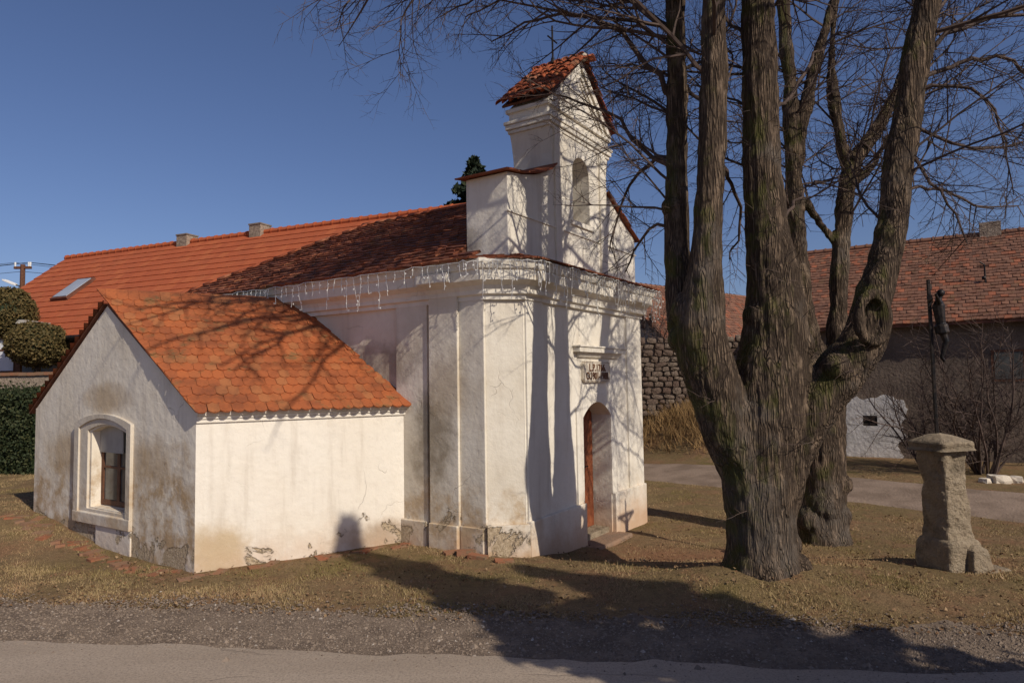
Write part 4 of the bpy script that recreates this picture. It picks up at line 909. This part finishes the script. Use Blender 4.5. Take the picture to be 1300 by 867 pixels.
# ------------------------------------------------------------------ background buildings
def quad_roof(mb_deck, A, B, C_, D_): pass
def gabled(name, P0, P1, depth, eave, ridge, over, wallm, tilem, tw, tex, label, cat, parts=None, jit=0.01, z0=-1.0, backtiles=False):
    """P0-P1: front eave wall line in plan (left to right seen from the front); depth behind it"""
    P0, P1 = Vector(P0), Vector(P1); d = (P1-P0); L = d.length; ang = math.atan2(d.y, d.x)
    e = tag(empty(name, (P0.x, P0.y, 0), ang), label, cat)
    MB().prism([(0, z0), (depth, z0), (depth, eave), (depth/2, ridge-0.12), (0, eave)], lambda a, b, t: (t, a, b), 0, L).build('wall', wallm, e)
    rise = ridge-eave; sl = rise/(depth/2); zo = eave-over*sl
    deck = MB().prism([(-over, zo), (depth/2, ridge), (depth+over, zo), (depth+over, zo-0.1), (depth/2, ridge-0.1), (-over, zo-0.1)], lambda a, b, t: (t, a, b), -0.3, L+0.3).build('roof', M['lead'], e)
    up = Vector((0, depth/2+over, ridge-zo)); mb = MB()
    tile_field(mb, Vector((-0.33, -over-0.03, zo-0.015)), Vector((1, 0, 0)), up, lambda s: (0, L+0.66), up.length, tw, tex, 0.035 if tex > 0.25 else 0.025, jit)
    tag(mb.build('roof_tiles', tilem, deck, rnd=True), kind='stuff')
    mb = MB(); mb.tube([(-0.33, depth/2, ridge+0.01), (L+0.33, depth/2, ridge+0.01)], 0.11, 8); n_ = int(L/0.35)
    for i in range(n_): mb.tube([(-0.3+i*0.35, depth/2, ridge+0.02), (-0.24+i*0.35, depth/2, ridge+0.02)], 0.125, 8)
    mb.build('ridge_cap', tilem, deck, rnd=True)
    return e, deck, L, up
M['house_wall'] = m_plain('house_wall', (0.50, 0.47, 0.42), (0.42, 0.39, 0.34), 1.5, 0.9, 0.01, 20)
M['barn_wall'] = m_plain('barn_wall_render', (0.175, 0.135, 0.105), (0.11, 0.085, 0.068), 0.9, 0.95, 0.03, 12)
# farmhouse with new orange roof, behind the chapel (ridge seen from (88,330) to (450,288))
hd = Vector((0.918, -0.396)); hn = Vector((-0.396*-1, 0.918)); hn = Vector((0.396, 0.918))
R0 = Vector((-16.85, 26.0)); dep = 7.4
P0 = R0 - hn*(dep/2); P1 = P0 + hd*17.5
house, hdeck, HL, hup = gabled('farmhouse', P0, P1, dep, 4.35, 7.42, 0.5, M['house_wall'], M['tile_house'], 0.27, 0.36, 'farmhouse with bright new orange tile roof and skylight behind the chapel', 'house', jit=0.004)
def on_roof(deckL, up, x, f):  # point on the front slope
    return Vector((x, -0.5, 4.35-0.5*(7.42-4.35)/(dep/2))) + up*f
nR = Vector((1, 0, 0)).cross(hup).normalized()
c0 = on_roof(HL, hup, 3.3, 0.50); upn = hup.normalized()
Fm = Matrix((Vector((1, 0, 0)), upn, nR)).transposed().to_4x4(); Fm.translation = c0
sk_ = MB().box((-0.42, -0.62, 0.0), (0.42, 0.62, 0.13), Fm).build('skylight', M['lead'], house)
MB().box((-0.34, -0.54, 0.131), (0.34, 0.54, 0.15), Fm).build('pane', m_plain('skylight_glass', (0.35, 0.38, 0.42), (0.42, 0.45, 0.5), 2, 0.08, spec=0.6), sk_)
for xx, hh in ((6.05, 0.20), (9.35, 0.22)):
    ch = MB().box((xx-0.24, dep/2-0.24, 6.9), (xx+0.24, dep/2+0.24, 7.45+hh)).build('chimney', M['brickchim'], house)
    MB().box((xx-0.26, dep/2-0.26, 7.452+hh), (xx+0.26, dep/2+0.26, 7.50+hh)).build('chimney_cap', M['mortar'], ch)
    mbk = MB()
for xx in (1.6, 4.4, 7.2):
    wn = MB().box((xx, -0.05, 1.3), (xx+1.0, 0.05, 2.7)).build('window', M['woodframe'], house); MB().box((xx+.08, -0.07, 1.38), (xx+.92, -0.051, 2.62)).build('pane', M['pane'], wn)
MB().tube([(-0.3, -0.56, 3.87), (HL+0.3, -0.56, 3.87)], 0.07, 8).build('gutter', M['iron'], hdeck)
# barn on the right, along the track
B0 = at(1000, 560, 22.6); B1 = at(1300, 560, 19.2); bd = (Vector((B1.x, B1.y))-Vector((B0.x, B0.y))).normalized()
b0 = Vector((B0.x, B0.y)); b1 = b0 + bd*17
barn, bdeck, BL, bup = gabled('barn', b0, b1, 8.6, 4.2, 7.15, 0.35, M['barn_wall'], M['tile_barn'], 0.19, 0.20, 'long old barn with weathered tile roof and dark rendered wall beyond the track', 'barn', jit=0.02)
# whitewashed patch of the barn wall with a small barred window
u0 = (at(1070, 540, 22).xy - b0).dot(bd)
def barn_u(px):
    # intersection of the pixel ray with the barn front line
    r = at(px, 540, 10.0); n_ = Vector((-bd.y, bd.x)); k_i = b0.dot(n_)/Vector((r.x, r.y)).dot(n_); return (Vector((r.x, r.y))*k_i-b0).dot(bd), 10.0*k_i
ua, ya = barn_u(1062); ub, yb = barn_u(1152); uw, yw = barn_u(1105)
def barn_z(py, Y, px): return at(px, py, Y).z
zt, zb = barn_z(503, yb, 1140), -0.4
k = NT('whitewash', 0.92, 0.1); zc = k.z()
pm_ = k.ramp(k.noise(1.6, 6, 0.65, loc=(1, 1, 4)), 0.60, 0.64)
M['whitewash'] = k.done(k.mix(pm_, k.mix(k.ramp(k.noise(2.5, 5), 0.35, 0.7), (0.66, 0.64, 0.62), (0.5, 0.48, 0.46)), (0.17, 0.135, 0.105)), k.bump(k.noise(9, 5), 0.02))
random.seed(4); jg = lambda L: [q for i in range(len(L)-1) for q in [(L[i][0]+(L[i+1][0]-L[i][0])*t/6+random.uniform(-.05, .05), L[i][1]+(L[i+1][1]-L[i][1])*t/6+random.uniform(-.05, .05)) for t in range(6)]]+[L[-1]]
edge_ = [(ua, zb)] + jg([(ub-0.1, zb), (ub-0.25, 0.3), (ub-0.05, 0.6), (ub-0.2, 0.95), (ub+0.02, 1.2), (ub-0.05, zt-0.15), (ub-0.5, zt+0.05), (ub-0.9, zt-0.1), (ua+0.4, zt-0.02), (ua, zt-0.1)])
wz = barn_z(534, yw, 1105)
MB().prism(edge_, XZ, -0.03, 0.02, [[(uw-0.2, wz-0.16), (uw+0.2, wz-0.16), (uw+0.2, wz+0.16), (uw-0.2, wz+0.16)]]).build('whitewashed_render', M['whitewash'], barn)
bw = MB().box((uw-0.19, -0.012, wz-0.15), (uw+0.19, 0.03, wz+0.15)).build('window', M['dark'], barn)
mb = MB(); mb.box((uw-0.012, -0.022, wz-0.15), (uw+0.012, -0.013, wz+0.15)); mb.box((uw-0.19, -0.034, wz-0.01), (uw+0.19, -0.0225, wz+0.012)); mb.build('window_bar', M['iron'], bw)
for uu, z0_, z1_, w_ in ((5.6, 2.2, 3.1, 0.8), (9.2, 2.0, 2.9, 0.8)):
    x_ = MB().box((uu, -0.02, z0_), (uu+w_, 0.03, z1_)).build('window', M['woodframe'], barn); MB().box((uu+.07, -0.03, z0_+.07), (uu+w_-.07, -0.021, z1_-.07)).build('pane', M['pane'], x_)
x_, y_ = barn_u(1264); zt1 = 5.6
mb = MB(); mb.tube([(x_, 1.45, 5.05), (x_, 1.45, 5.75), (x_-0.12, 1.40, 5.85)], 0.025, 6); mb.tube([(x_-0.2, 1.45, 5.72), (x_+0.12, 1.45, 5.72)], 0.02, 6); lump(mb, Vector((x_-0.03, 1.40, 5.35)), 0.06); mb.build('roof_mast', M['iron'], barn)
xc_, yc_ = barn_u(1281)
MB().box((xc_-0.3, 4.1, 6.6), (xc_+0.3, 4.6, 7.55)).build('chimney', M['brickchim'], barn)
# outbuilding beyond the rubble wall
o0 = at(838, 440, 29.0); o1 = at(968, 440, 33.5)
shed, sdeck, _, _ = gabled('outbuilding', (o0.x, o0.y), (o1.x+2.0, o1.y+2.0), 5.0, 4.55, 6.85, 0.45, M['house_wall'], M['tile_barn'], 0.20, 0.21, 'small outbuilding with brown tile roof above the rubble wall', 'outbuilding', jit=0.02)
mb = MB()
for i in range(6): mb.box((-0.36, 0.1+i*0.45, 4.6), (-0.30, 0.25+i*0.45, 5.2+0.3*i))
mb.build('gable_boards', M['woodframe'], shed)
# rubble wall, stone by stone
wa = at(800, 500, 24.6); wb = at(985, 500, 24.0); wd_ = (wb.xy-wa.xy).normalized(); wl = (wb.xy-wa.xy).length
rw = tag(empty('rubble_wall', (wa.x, wa.y, 0), math.atan2(wd_.y, wd_.x)), 'old rubble stone wall on the bank beyond the dry grass', 'wall')
MB().box((-1.5, 0.08, 0.6), (wl+1.5, 0.6, 3.72)).build('core', M['mortar'], rw)
STN = []
for i in range(5):
    bm = bmesh.new(); bmesh.ops.create_cube(bm, size=1.0); bmesh.ops.subdivide_edges(bm, edges=bm.edges, cuts=1, use_grid_fill=True)
    for v in bm.verts:
        q = v.co.normalized()*0.62; v.co = v.co.lerp(q, 0.35) + Vector((random.uniform(-.07, .07), random.uniform(-.07, .07), random.uniform(-.07, .07)))
    me = bpy.data.meshes.new('stone'); bm.to_mesh(me); bm.free(); me.materials.append(M['rubble']); STN.append(me)
z = 1.1; row = 0; cnt = 0
while z < 3.7 and cnt < 290:
    h = random.uniform(0.15, 0.25); x = -1.0-random.uniform(0, .3)
    while x < wl*0.80:
        l = random.uniform(0.22, 0.48); o = link('stone', random.choice(STN), rw); cnt += 1
        o.matrix_local = Matrix.Translation((x+l/2, 0.08+random.uniform(-.03, .03), z+h/2)) @ Matrix.Rotation(random.uniform(-.22, .22), 4, 'Y') @ Matrix.Diagonal((l*random.uniform(.75, 1.0), 0.25, h*random.uniform(.7, 1.05), 1)); x += l
    z += h
# garden things on the left
gl0 = at(-60, 470, 18.6); gl1 = at(95, 470, 18.2); gdir = (gl1.xy-gl0.xy).normalized(); gll = (gl1.xy-gl0.xy).length
gw = tag(empty('garden_wall', (gl0.x, gl0.y, 0), math.atan2(gdir.y, gdir.x)), 'garden wall with brick coping behind the clipped hedge', 'wall')
MB().box((0, 0, -0.3), (gll, 0.28, 2.78)).build('wall_body', M['brickchim'], gw)
BRK = MB().box((-0.12, -0.2, 0), (0.12, 0.2, 0.085)).build('tmp', M['brick'], None); BRKm = BRK.data; bpy.data.objects.remove(BRK)
for i in range(int(gll/0.25)):
    o = link('coping_brick', BRKm, gw); o.location = (0.13+i*0.25, 0.14, 2.775+random.uniform(0, .01)); o.rotation_euler = (0, 0, random.uniform(-.03, .03))
# leaf clouds
def leaves(name, ctr, nrm, size, mat, parent, loc=Vector((0, 0, 0)), asp=0.55, jit=1.0):
    ctr = np.asarray(ctr, np.float32) - np.array(loc, np.float32); n = len(ctr)
    d = RNG.normal(size=(n, 3))*jit + (np.asarray(nrm) if nrm is not None else 0); d /= np.linalg.norm(d, axis=1, keepdims=True)+1e-9
    a = np.cross(d, RNG.normal(size=(n, 3))); a /= np.linalg.norm(a, axis=1, keepdims=True)+1e-9; b = np.cross(d, a)
    s_ = (size*RNG.uniform(0.6, 1.4, n))[:, None]
    co = np.stack([ctr-a*s_*asp, ctr-b*s_*0.2, ctr+a*s_*asp, ctr+b*s_*1.1], 1).reshape(-1, 3)
    me = bpy.data.meshes.new(name); me.from_pydata(co.tolist(), [], np.arange(n*4).reshape(-1, 4).tolist())
    at_ = me.attributes.new('rnd', 'FLOAT', 'FACE'); at_.data.foreach_set('value', RNG.random(n).astype(np.float32)); me.materials.append(mat)
    return link(name, me, parent)
def m_leaf(name, c1, c2, c3, tr=0.15):
    k = NT(name, 0.7, 0.25); r = k.attr(); c = k.mix(r, c1, c2); c = k.mix(k.ramp(k.math('FRACT', k.math('MULTIPLY', r, 9.7)), 0.7, 0.9), c, c3)
    return k.done(c)
M['leaf_box'] = m_leaf('box_leaves', (0.105, 0.078, 0.026), (0.07, 0.056, 0.02), (0.16, 0.11, 0.04))
M['leaf_hedge'] = m_leaf('hedge_leaves', (0.02, 0.032, 0.012), (0.035, 0.045, 0.018), (0.06, 0.065, 0.025))
M['leaf_fir'] = m_leaf('fir_needles', (0.018, 0.03, 0.018), (0.03, 0.045, 0.024), (0.05, 0.06, 0.03))
def ball(c, r, n, flat=1.0):
    v = RNG.normal(size=(n, 3)); v /= np.linalg.norm(v, axis=1, keepdims=True)
    nz_ = np.array([noise.noise(tuple(q*3.1+np.array(c))) for q in v]); rr = r*(1+0.12*nz_)*RNG.uniform(0.84, 1.04, n)
    return np.array(c)+v*rr[:, None]*np.array([1, 1, flat]), v
def topiary(px, py, Y, wpx, hpx, label):
    c = at(px, py, Y); r = wpx*0.5*Y/FPX; fl = hpx/wpx
    e = tag(empty('topiary_shrub', (c.x, c.y, gz(c.x, c.y))), label, 'shrub', 'clipped shrubs in the garden')
    p, v = ball(tuple(c), r, 9000, fl); leaves('crown', p, v*0.7, 0.055, M['leaf_box'], e, e.location)
    bm = bmesh.new(); bmesh.ops.create_icosphere(bm, subdivisions=3, radius=r*0.9); me = bpy.data.meshes.new('core')
    for q in bm.verts: q.co.z *= fl; q.co += c-e.location
    bm.to_mesh(me); bm.free(); me.materials.append(M['leaf_hedge']); link('core', me, e)
    MB().tube([(0, 0, -0.2), (0, 0, c.z-e.location.z)], [0.12, 0.08], 8).build('trunk', M['bark'], e)
topiary(10, 398, 20.0, 62, 66, 'tall round clipped shrub beside the street lamp pole')
topiary(48, 437, 19.6, 70, 56, 'broad round clipped shrub against the farmhouse wall')
hc0, hc1 = at(-60, 530, 17.6), at(58, 530, 17.0)
hedge = tag(empty('hedge', (hc0.x, hc0.y, 0.3)), 'dark ivy hedge in front of the garden wall', 'hedge')
hd_ = Vector(hc1-hc0); hd_.z = 0; n_ = 14000; tt = RNG.random(n_); yy = RNG.uniform(-0.5, 0.5, n_); zz_ = RNG.random(n_)
top = 1.98; face = RNG.random(n_) < 0.75; yy = np.where(face, -0.45+0.12*RNG.random(n_), yy); zz_ = np.where(face, zz_*top, top+0.1*RNG.normal(size=n_))
nh = np.array((hd_.y, -hd_.x, 0))/hd_.length
pp = np.array(hc0)*np.array([1, 1, 0]) + tt[:, None]*np.array(hd_)[None, :] + (-nh)[None, :]*yy[:, None] + np.stack([0*zz_, 0*zz_, 0.3+zz_], -1)
pp += 0.06*RNG.normal(size=pp.shape)
leaves('foliage', pp, np.tile(nh*0.6, (n_, 1)), 0.05, M['leaf_hedge'], hedge, hedge.location)
mb = MB(); q_ = hd_.length; mb.box((0, -0.30, -0.4), (q_, 0.45, 1.9)); ob = mb.build('core', M['leaf_hedge'], hedge); ob.rotation_euler = (0, 0, math.atan2(hd_.y, hd_.x))
# glazed porch at the picture's edge
pc = at(-8, 440, 19.9)
porch = tag(empty('garden_porch', (pc.x, pc.y, gz(pc.x, pc.y))), 'white glazed porch with a flat grey roof behind the garden wall', 'porch')
for i in range(3):
    for j in range(2):
        MB().box((-0.78+i*0.48, -0.02, 2.6+j*0.62), (-0.34+i*0.48, 0.02, 3.18+j*0.62)).build('pane', m_plain('porch_glass', (0.62, 0.63, 0.66), (0.55, 0.56, 0.6), 3, 0.2) if (i, j) == (0, 0) else bpy.data.materials['porch_glass'], porch)
mb = MB()
for i in range(4): mb.box((-0.82+i*0.48, -0.05, -0.3), (-0.78+i*0.48, 0.04, 3.9))
for j in range(3): mb.box((-0.82, -0.04, 2.555+j*0.62), (0.66, 0.03, 2.597+j*0.62))
mb.box((0.64, -0.05, -0.3), (0.82, 0.04, 3.9)); mb.box((-0.82, 0.05, -0.3), (0.82, 1.6, 2.55)); mb.build('frame', M['woodframe'], porch)
MB().box((-1.2, -0.25, 3.95), (1.05, 1.8, 4.06)).build('roof', M['board'], porch)
# utility pole with a lamp; wires
up_ = at(28, 375, 34.0)
pole = tag(empty('utility_pole', (up_.x, up_.y, 0)), 'dark utility pole carrying a street lamp and wires', 'pole')
ztop = at(28, 336, 34).z
MB().tube([(0, 0, -0.3), (0, 0, ztop)], [0.15, 0.11], 8).build('post', M['woodframe'], pole)
MB().box((-0.42, -0.06, ztop-0.22), (0.42, 0.06, ztop-0.10)).build('crossarm', M['woodframe'], pole)
for xx in (-0.38, 0.3, 0.38): MB().tube([(xx, 0, ztop-0.1), (xx, 0, ztop+0.12)], [0.035, 0.05], 6).build('insulator', M['white_wire'], pole)
lz = at(20, 362, 34).z
mb = MB(); mb.tube([(0, 0, lz-0.1), (-0.35, 0, lz+0.02)], 0.03, 6); la = mb.build('lamp_arm', M['iron'], pole)
MB().prism([(-0.30, -0.04), (-0.5, 0.02), (-0.95, 0.22), (-0.98, 0.30), (-0.8, 0.28), (-0.32, 0.08)], lambda a, b, t: (a, t, lz+b), -0.11, 0.11).build('lamp_head', M['white_wire'], pole, bevel=0.02)
for i, (dz, xo) in enumerate(((0.1, -0.38), (0.1, 0.3), (-0.35, 0.0), (0.1, 0.38))):
    mb = MB(); a_ = Vector((xo, 0, ztop+dz))
    for e_ in (Vector((-40, 6+i, ztop+0.6)), Vector((34, 26, ztop+0.2+0.3*i))):
        P_ = [a_.lerp(e_, t)-Vector((0, 0, 2.4*t*(1-t))) for t in np.linspace(0, 1, 16)]; mb.tube(P_, 0.014, 3, caps=False)
    mb.build('wire', M['iron'], pole, fix=False)
# conifers
def conifer(X, Y, H, R, n, label, base=0.6, size=0.11, seed=0, grp=None):
    z0 = gz(X, Y); e = tag(empty('conifer', (X, Y, z0)), label, 'tree', grp)
    MB().tube([(0, 0, -0.2), (0, 0, H*0.97)], [0.18*R/1.6, 0.01], 8).build('trunk', M['bark'], e)
    pts = []; mb = MB(); nb = int(26*H)
    for i in range(nb):
        t = (i+random.random())/nb; z = base + (H-base)*t; r = R*(1-t)**1.05*random.uniform(0.55, 1.12)+0.03; az = random.uniform(0, 6.283)
        dr = -0.25+0.5*t; m_ = max(3, int(n/nb))
        mb.tube([(0, 0, z), (math.cos(az)*r, math.sin(az)*r, z+dr*r)], [0.012, 0.003], 3, caps=False)
        s_ = RNG.random(m_)**0.6; w_ = RNG.normal(size=(m_, 3))*0.12*(0.12+r/R)
        pts.append(np.stack([math.cos(az)*r*s_, math.sin(az)*r*s_, z+dr*r*s_], -1)+w_)
    mb.build('branches', M['bark'], e, fix=False); leaves('crown', np.concatenate(pts), None, size, M['leaf_fir'], e)
    return e
ce = at(578, 300, 24.0); conifer(at(603, 300, 24.0).x, 24.0, at(602, 196, 24).z-0.2, 4.6, 42000, 'dark conifer top showing above the chapel roof', 3.0, 0.15)
conifer(4.93, 2.02, 7.8, 1.55, 16000, 'tall conical conifer standing at the edge of the road', 0.5, 0.14)
conifer(7.25, 1.15, 7.2, 2.2, 16000, 'broad conifer on the verge beside the tall conical one', 0.4, 0.15)
# bare shrubs in front of the barn
def shrub(X, Y, H, n, label, spread=0.8, seed=1, lvl=None):
    e = tag(empty('bare_shrub', (X, Y, gz(X, Y))), label, 'shrub', 'bare shrubs by the barn'); mb = MB()
    P = dict(max=3, step=[0.22, 0.16, 0.12], wig=[0.09, 0.13, 0.16], grav=[0.02, 0.0, 0.0], dens=[5.5, 7.0], len=[H, H*0.42, H*0.16], rad=[0.03, 0.010, 0.006])
    if lvl: P.update(lvl)
    for i in range(n):
        az = random.uniform(0, 6.283); d_ = Vector((math.cos(az)*spread*random.random(), math.sin(az)*spread*random.random(), 1)).normalized()
        grow(mb, Vector((math.cos(az)*.15, math.sin(az)*.15, -0.1)), d_, H*random.uniform(.6, 1.1), 0.035, 0, P)
    mb.build('branches', M['twig'], e, fix=False); return e
s1 = at(1250, 585, 17.2); shrub(s1.x, 17.2, 3.7, 22, 'big bare many-stemmed shrub in front of the barn wall', 0.9)
s2 = at(1180, 580, 18.4); shrub(s2.x, 18.4, 2.9, 14, 'smaller bare shrub beside the whitewashed barn wall', 0.8)
s3 = at(822, 400, 27.5); shrub(s3.x, 27.5, 4.4, 16, 'bare bush rising behind the rubble wall', 0.6)
for i, (px, py, r) in enumerate(((1268, 598, .17), (1290, 600, .13), (1250, 602, .10), (1280, 606, .08))):
    p = at(px, py, 15.9); o = link('field_stone', STN[i].copy()); o.data.materials.clear(); o.data.materials.append(M['plaque']); o.location = (p.x, 15.9, gz(p.x, 15.9)+r*0.3); o.scale = (r*2.2, r*1.8, r*1.4); o.rotation_euler = (0, 0, i)
    tag(o, ['large pale field stone at the foot of the shrub', 'pale field stone at the edge of the track verge', 'small field stone beside the large pale one', 'smallest field stone on the track verge'][i], 'stone', 'field stones by the track')

# ------------------------------------------------------------------ loose bricks and brick border
BRM = MB().box((-0.13, -0.065, -0.035), (0.13, 0.065, 0.035)).build('tmp', M['brick'], None, bevel=0)
bmb = BRM.data; bpy.data.objects.remove(BRM)
bb = tag(empty('brick_border', (0, 0, 0)), kind='structure')
for i in range(34):
    p = W(-3.05-0.20+random.uniform(-.22, .10), 3.0+i*0.15+random.uniform(-.1, .1), 0); o = link('brick', bmb, bb); o.location = (p.x, p.y, gz(p.x, p.y)+random.uniform(-.04, -.008)); o.rotation_euler = (random.uniform(-.14, .14), random.uniform(-.12, .12), CA+random.uniform(-1.2, 1.2))
for i in range(18):
    q = SC + e1*(0.1+i*0.165) + e1n*(0.14+random.uniform(-.04, .08)); p = W(q.x, q.y, 0); o = link('brick', bmb, bb); o.location = (p.x, p.y, gz(p.x, p.y)+random.uniform(-.045, -.012)); o.rotation_euler = (random.uniform(-.14, .14), random.uniform(-.12, .12), CA+random.uniform(-1.2, 1.2))
for i, (px, py) in enumerate(((592, 703), (607, 707), (575, 701), (640, 711))):
    d_ = _f + _rt*((px-650)/FPX) - _up*((py-433.5)/FPX); t_ = -CAM_H/d_.z; p = Vector((0, 0, CAM_H))+d_*t_
    o = link('loose_brick', bmb); o.location = (p.x, p.y-0.05, gz(p.x, p.y)+[0.035, 0.015, 0.0, -0.005][i]); o.rotation_euler = (0.05*i, 0.1*(i % 2), [0.1, -0.35, 0.5, 0.2][i])
    tag(o, ['red brick propped on the others at the chapel foot', 'brick lying flat beside the propped red brick', 'brick half sunk in grass near the chapel pilaster', 'brick sunk in grass under the chamfered corner'][i], 'brick', 'loose bricks at the chapel foot')

# ------------------------------------------------------------------ ground cover
chp = [W(*p).xy for p in ((-0.45, 8.2), (-0.45, 0.4), (0, -0.12), (4.2, -0.12), (4.65, 0.4), (4.65, 8.2))]
anp = [W(*p).xy for p in ((-3.12, 3.1), (-0.34, 1.85), (-0.3, 6.8), (-3.05, 8.05))]
stp = [W(*p).xy for p in ((D0-0.25, -0.42), (D1+0.25, -0.42), (D1+0.25, 0.1), (D0-0.25, 0.1))]
def inside(poly, x, y):
    r = np.zeros(len(x), bool); n = len(poly)
    for i in range(n):
        a, b = poly[i], poly[(i+1) % n]; c_ = ((a.y > y) != (b.y > y)); xi = (b.x-a.x)*(y-a.y)/((b.y-a.y) if abs(b.y-a.y) > 1e-9 else 1e-9)+a.x; r ^= c_ & (x < xi)
    return r
def nz2(x, y, s, o=0): return np.array([noise.noise((float(a)*s, float(b)*s, o)) for a, b in zip(x, y)])
def blades(name, n, rng_x, rng_y, hfun, width, mat, accept, seed):
    R = np.random.default_rng(seed); x = R.uniform(*rng_x, n); y = rng_y[0]+(rng_y[1]-rng_y[0])*R.random(n)**1.9
    ok = accept(x, y, R); x, y = x[ok], y[ok]; n = len(x); z = gh(x, y)-0.01; h = hfun(x, y, R); az = R.uniform(0, 6.283, n); ln = R.normal(0, 0.45, (n, 2))*h[:, None]
    wx = np.cos(az)*width*R.uniform(.6, 1.4, n); wy = np.sin(az)*width*R.uniform(.6, 1.4, n)
    co = np.stack([np.stack([x-wx, y-wy, z], -1), np.stack([x+wx, y+wy, z], -1), np.stack([x+ln[:, 0], y+ln[:, 1], z+h], -1)], 1).reshape(-1, 3)
    me = bpy.data.meshes.new(name); me.from_pydata(co.tolist(), [], np.arange(n*3).reshape(-1, 3).tolist())
    cl = np.clip(0.5+0.9*nz2(x, y, 0.6, 4)+R.normal(0, .18, n), 0, 1)
    a_ = me.attributes.new('rnd', 'FLOAT', 'FACE'); a_.data.foreach_set('value', cl.astype(np.float32)); me.materials.append(mat)
    return link(name, me)
k = NT('dry_grass', 0.8, 0.15); r = k.attr(); c = k.mix(k.ramp(r, 0.2, 0.55), (0.225, 0.175, 0.07), (0.43, 0.315, 0.165)); c = k.mix(k.ramp(r, 0.65, 0.95), c, (0.36, 0.22, 0.125)); M['grass'] = k.done(c)
def acc(x, y, R):
    e = y-(7.2-0.13*x); q = TN.x*x+TN.y*y
    ok = R.random(len(x)) < np.clip((e+0.25+0.3*nz2(x, y, 1.7, 9))/0.6, 0, 1)
    ok &= ~inside(chp, x, y) & ~inside(anp, x, y) & ~inside(stp, x, y) & ((q < 15.15) | (q > 17.6))
    ok &= (np.hypot(x-LOC.x, y-8.15) > 0.5) & (np.hypot(x-LOC2.x, y-Y2) > 0.45)
    bare = nz2(x, y, 0.9, 1)+0.6*nz2(x, y, 2.6, 2) - 0.9*np.exp(-((x-2.2)**2+(y-10)**2)/2.2)
    return ok & (R.random(len(x)) < np.clip(0.72+0.9*bare, 0.22, 1))
tag(blades('grass', 1150000, (-15, 10), (6.4, 20), lambda x, y, R: R.uniform(.014, .045, len(x))*(1+1.2*(R.random(len(x)) > .97))*np.clip(0.8+0.9*nz2(x, y, 1.3, 6), .45, 1.7), 0.0036, M['grass'], acc, 5), 'short patchy winter grass around the chapel', 'grass', kind='stuff')
k = NT('straw', 0.8, 0.15); r = k.attr(); M['straw'] = k.done(k.mix(k.ramp(r, 0.2, 0.8), (0.36, 0.23, 0.10), (0.22, 0.135, 0.06)))
def acc2(x, y, R):
    q = TN.x*x+TN.y*y; s = TT.x*x+TT.y*y; return (q > 18.6) & (q < 21.5) & (s > 9.8) & (R.random(len(x)) < ss(18.4, 19.6, q))
tag(blades('dry_tall_grass', 90000, (1, 12), (15, 27), lambda x, y, R: R.uniform(.15, .55, len(x)), 0.011, M['straw'], acc2, 8), 'tall straw coloured dry grass on the bank', 'grass', kind='stuff')
# gravel on the verge
def stones(name, n, mat, xr, sz, seed, ymin, ymax, power=1.0):
    R = np.random.default_rng(seed); x = R.uniform(*xr, n); f = R.random(n)**power; lo = 6.21-0.125*x+ymin; hi = 7.2-0.13*x+ymax + 0.25*np.sin(x*2.1+seed)*R.random(n) + 0.25*(R.random(n) > .85); y = lo+(hi-lo)*f; z = gh(x, y)+0.012
    s = sz*np.exp(R.normal(0, .45, n)); B = np.array([(1, 0, 0), (-1, 0, 0), (0, 1, 0), (0, -1, 0), (0, 0, .7), (0, 0, -.7)]); B = B[None]*s[:, None, None]*R.uniform(.6, 1.3, (n, 6, 1))
    a = R.uniform(0, 6.283, n); c, d = np.cos(a)[:, None], np.sin(a)[:, None]; V = np.stack([B[..., 0]*c-B[..., 1]*d, B[..., 0]*d+B[..., 1]*c, B[..., 2]], -1)+np.stack([x, y, z], -1)[:, None, :]
    F = np.array([(0, 2, 4), (2, 1, 4), (1, 3, 4), (3, 0, 4), (2, 0, 5), (1, 2, 5), (3, 1, 5), (0, 3, 5)])[None]+6*np.arange(n)[:, None, None]
    me = bpy.data.meshes.new(name); me.from_pydata(V.reshape(-1, 3).tolist(), [], F.reshape(-1, 3).tolist())
    a_ = me.attributes.new('rnd', 'FLOAT', 'FACE'); a_.data.foreach_set('value', np.repeat(R.random(n), 8).astype(np.float32)); me.materials.append(mat); return link(name, me)
k = NT('gravel', 0.9, 0.15); r = k.attr(); c = k.mix(r, (0.135, 0.102, 0.078), (0.275, 0.215, 0.165)); c = k.mix(k.ramp(r, 0.97, 0.995), c, (0.40, 0.35, 0.30)); M['gravel'] = k.done(c)
tag(stones('gravel', 52000, M['gravel'], (-9, 9), 0.0085, 3, -0.28, 0.10), 'grey loose gravel along the road edge', 'gravel', kind='stuff')
# fallen leaves
n_ = 6500; x = RNG.uniform(-6, 8.8, n_); y = 6.9+7.5*RNG.random(n_)**1.6-0.1*x; ok = ~inside(chp, x, y) & (y > 7.0-0.13*x); x, y = x[ok], y[ok]
pp = np.stack([x, y, gh(x, y)+0.03], -1)
M['litter'] = m_leaf('leaf_litter', (0.20, 0.115, 0.055), (0.13, 0.07, 0.035), (0.30, 0.20, 0.11))
tag(leaves('leaf_litter', pp, np.tile((0, 0, 1.2), (len(x), 1)), 0.026, M['litter'], None, jit=0.6), 'dry brown fallen leaves under the lindens', 'leaves', kind='stuff')
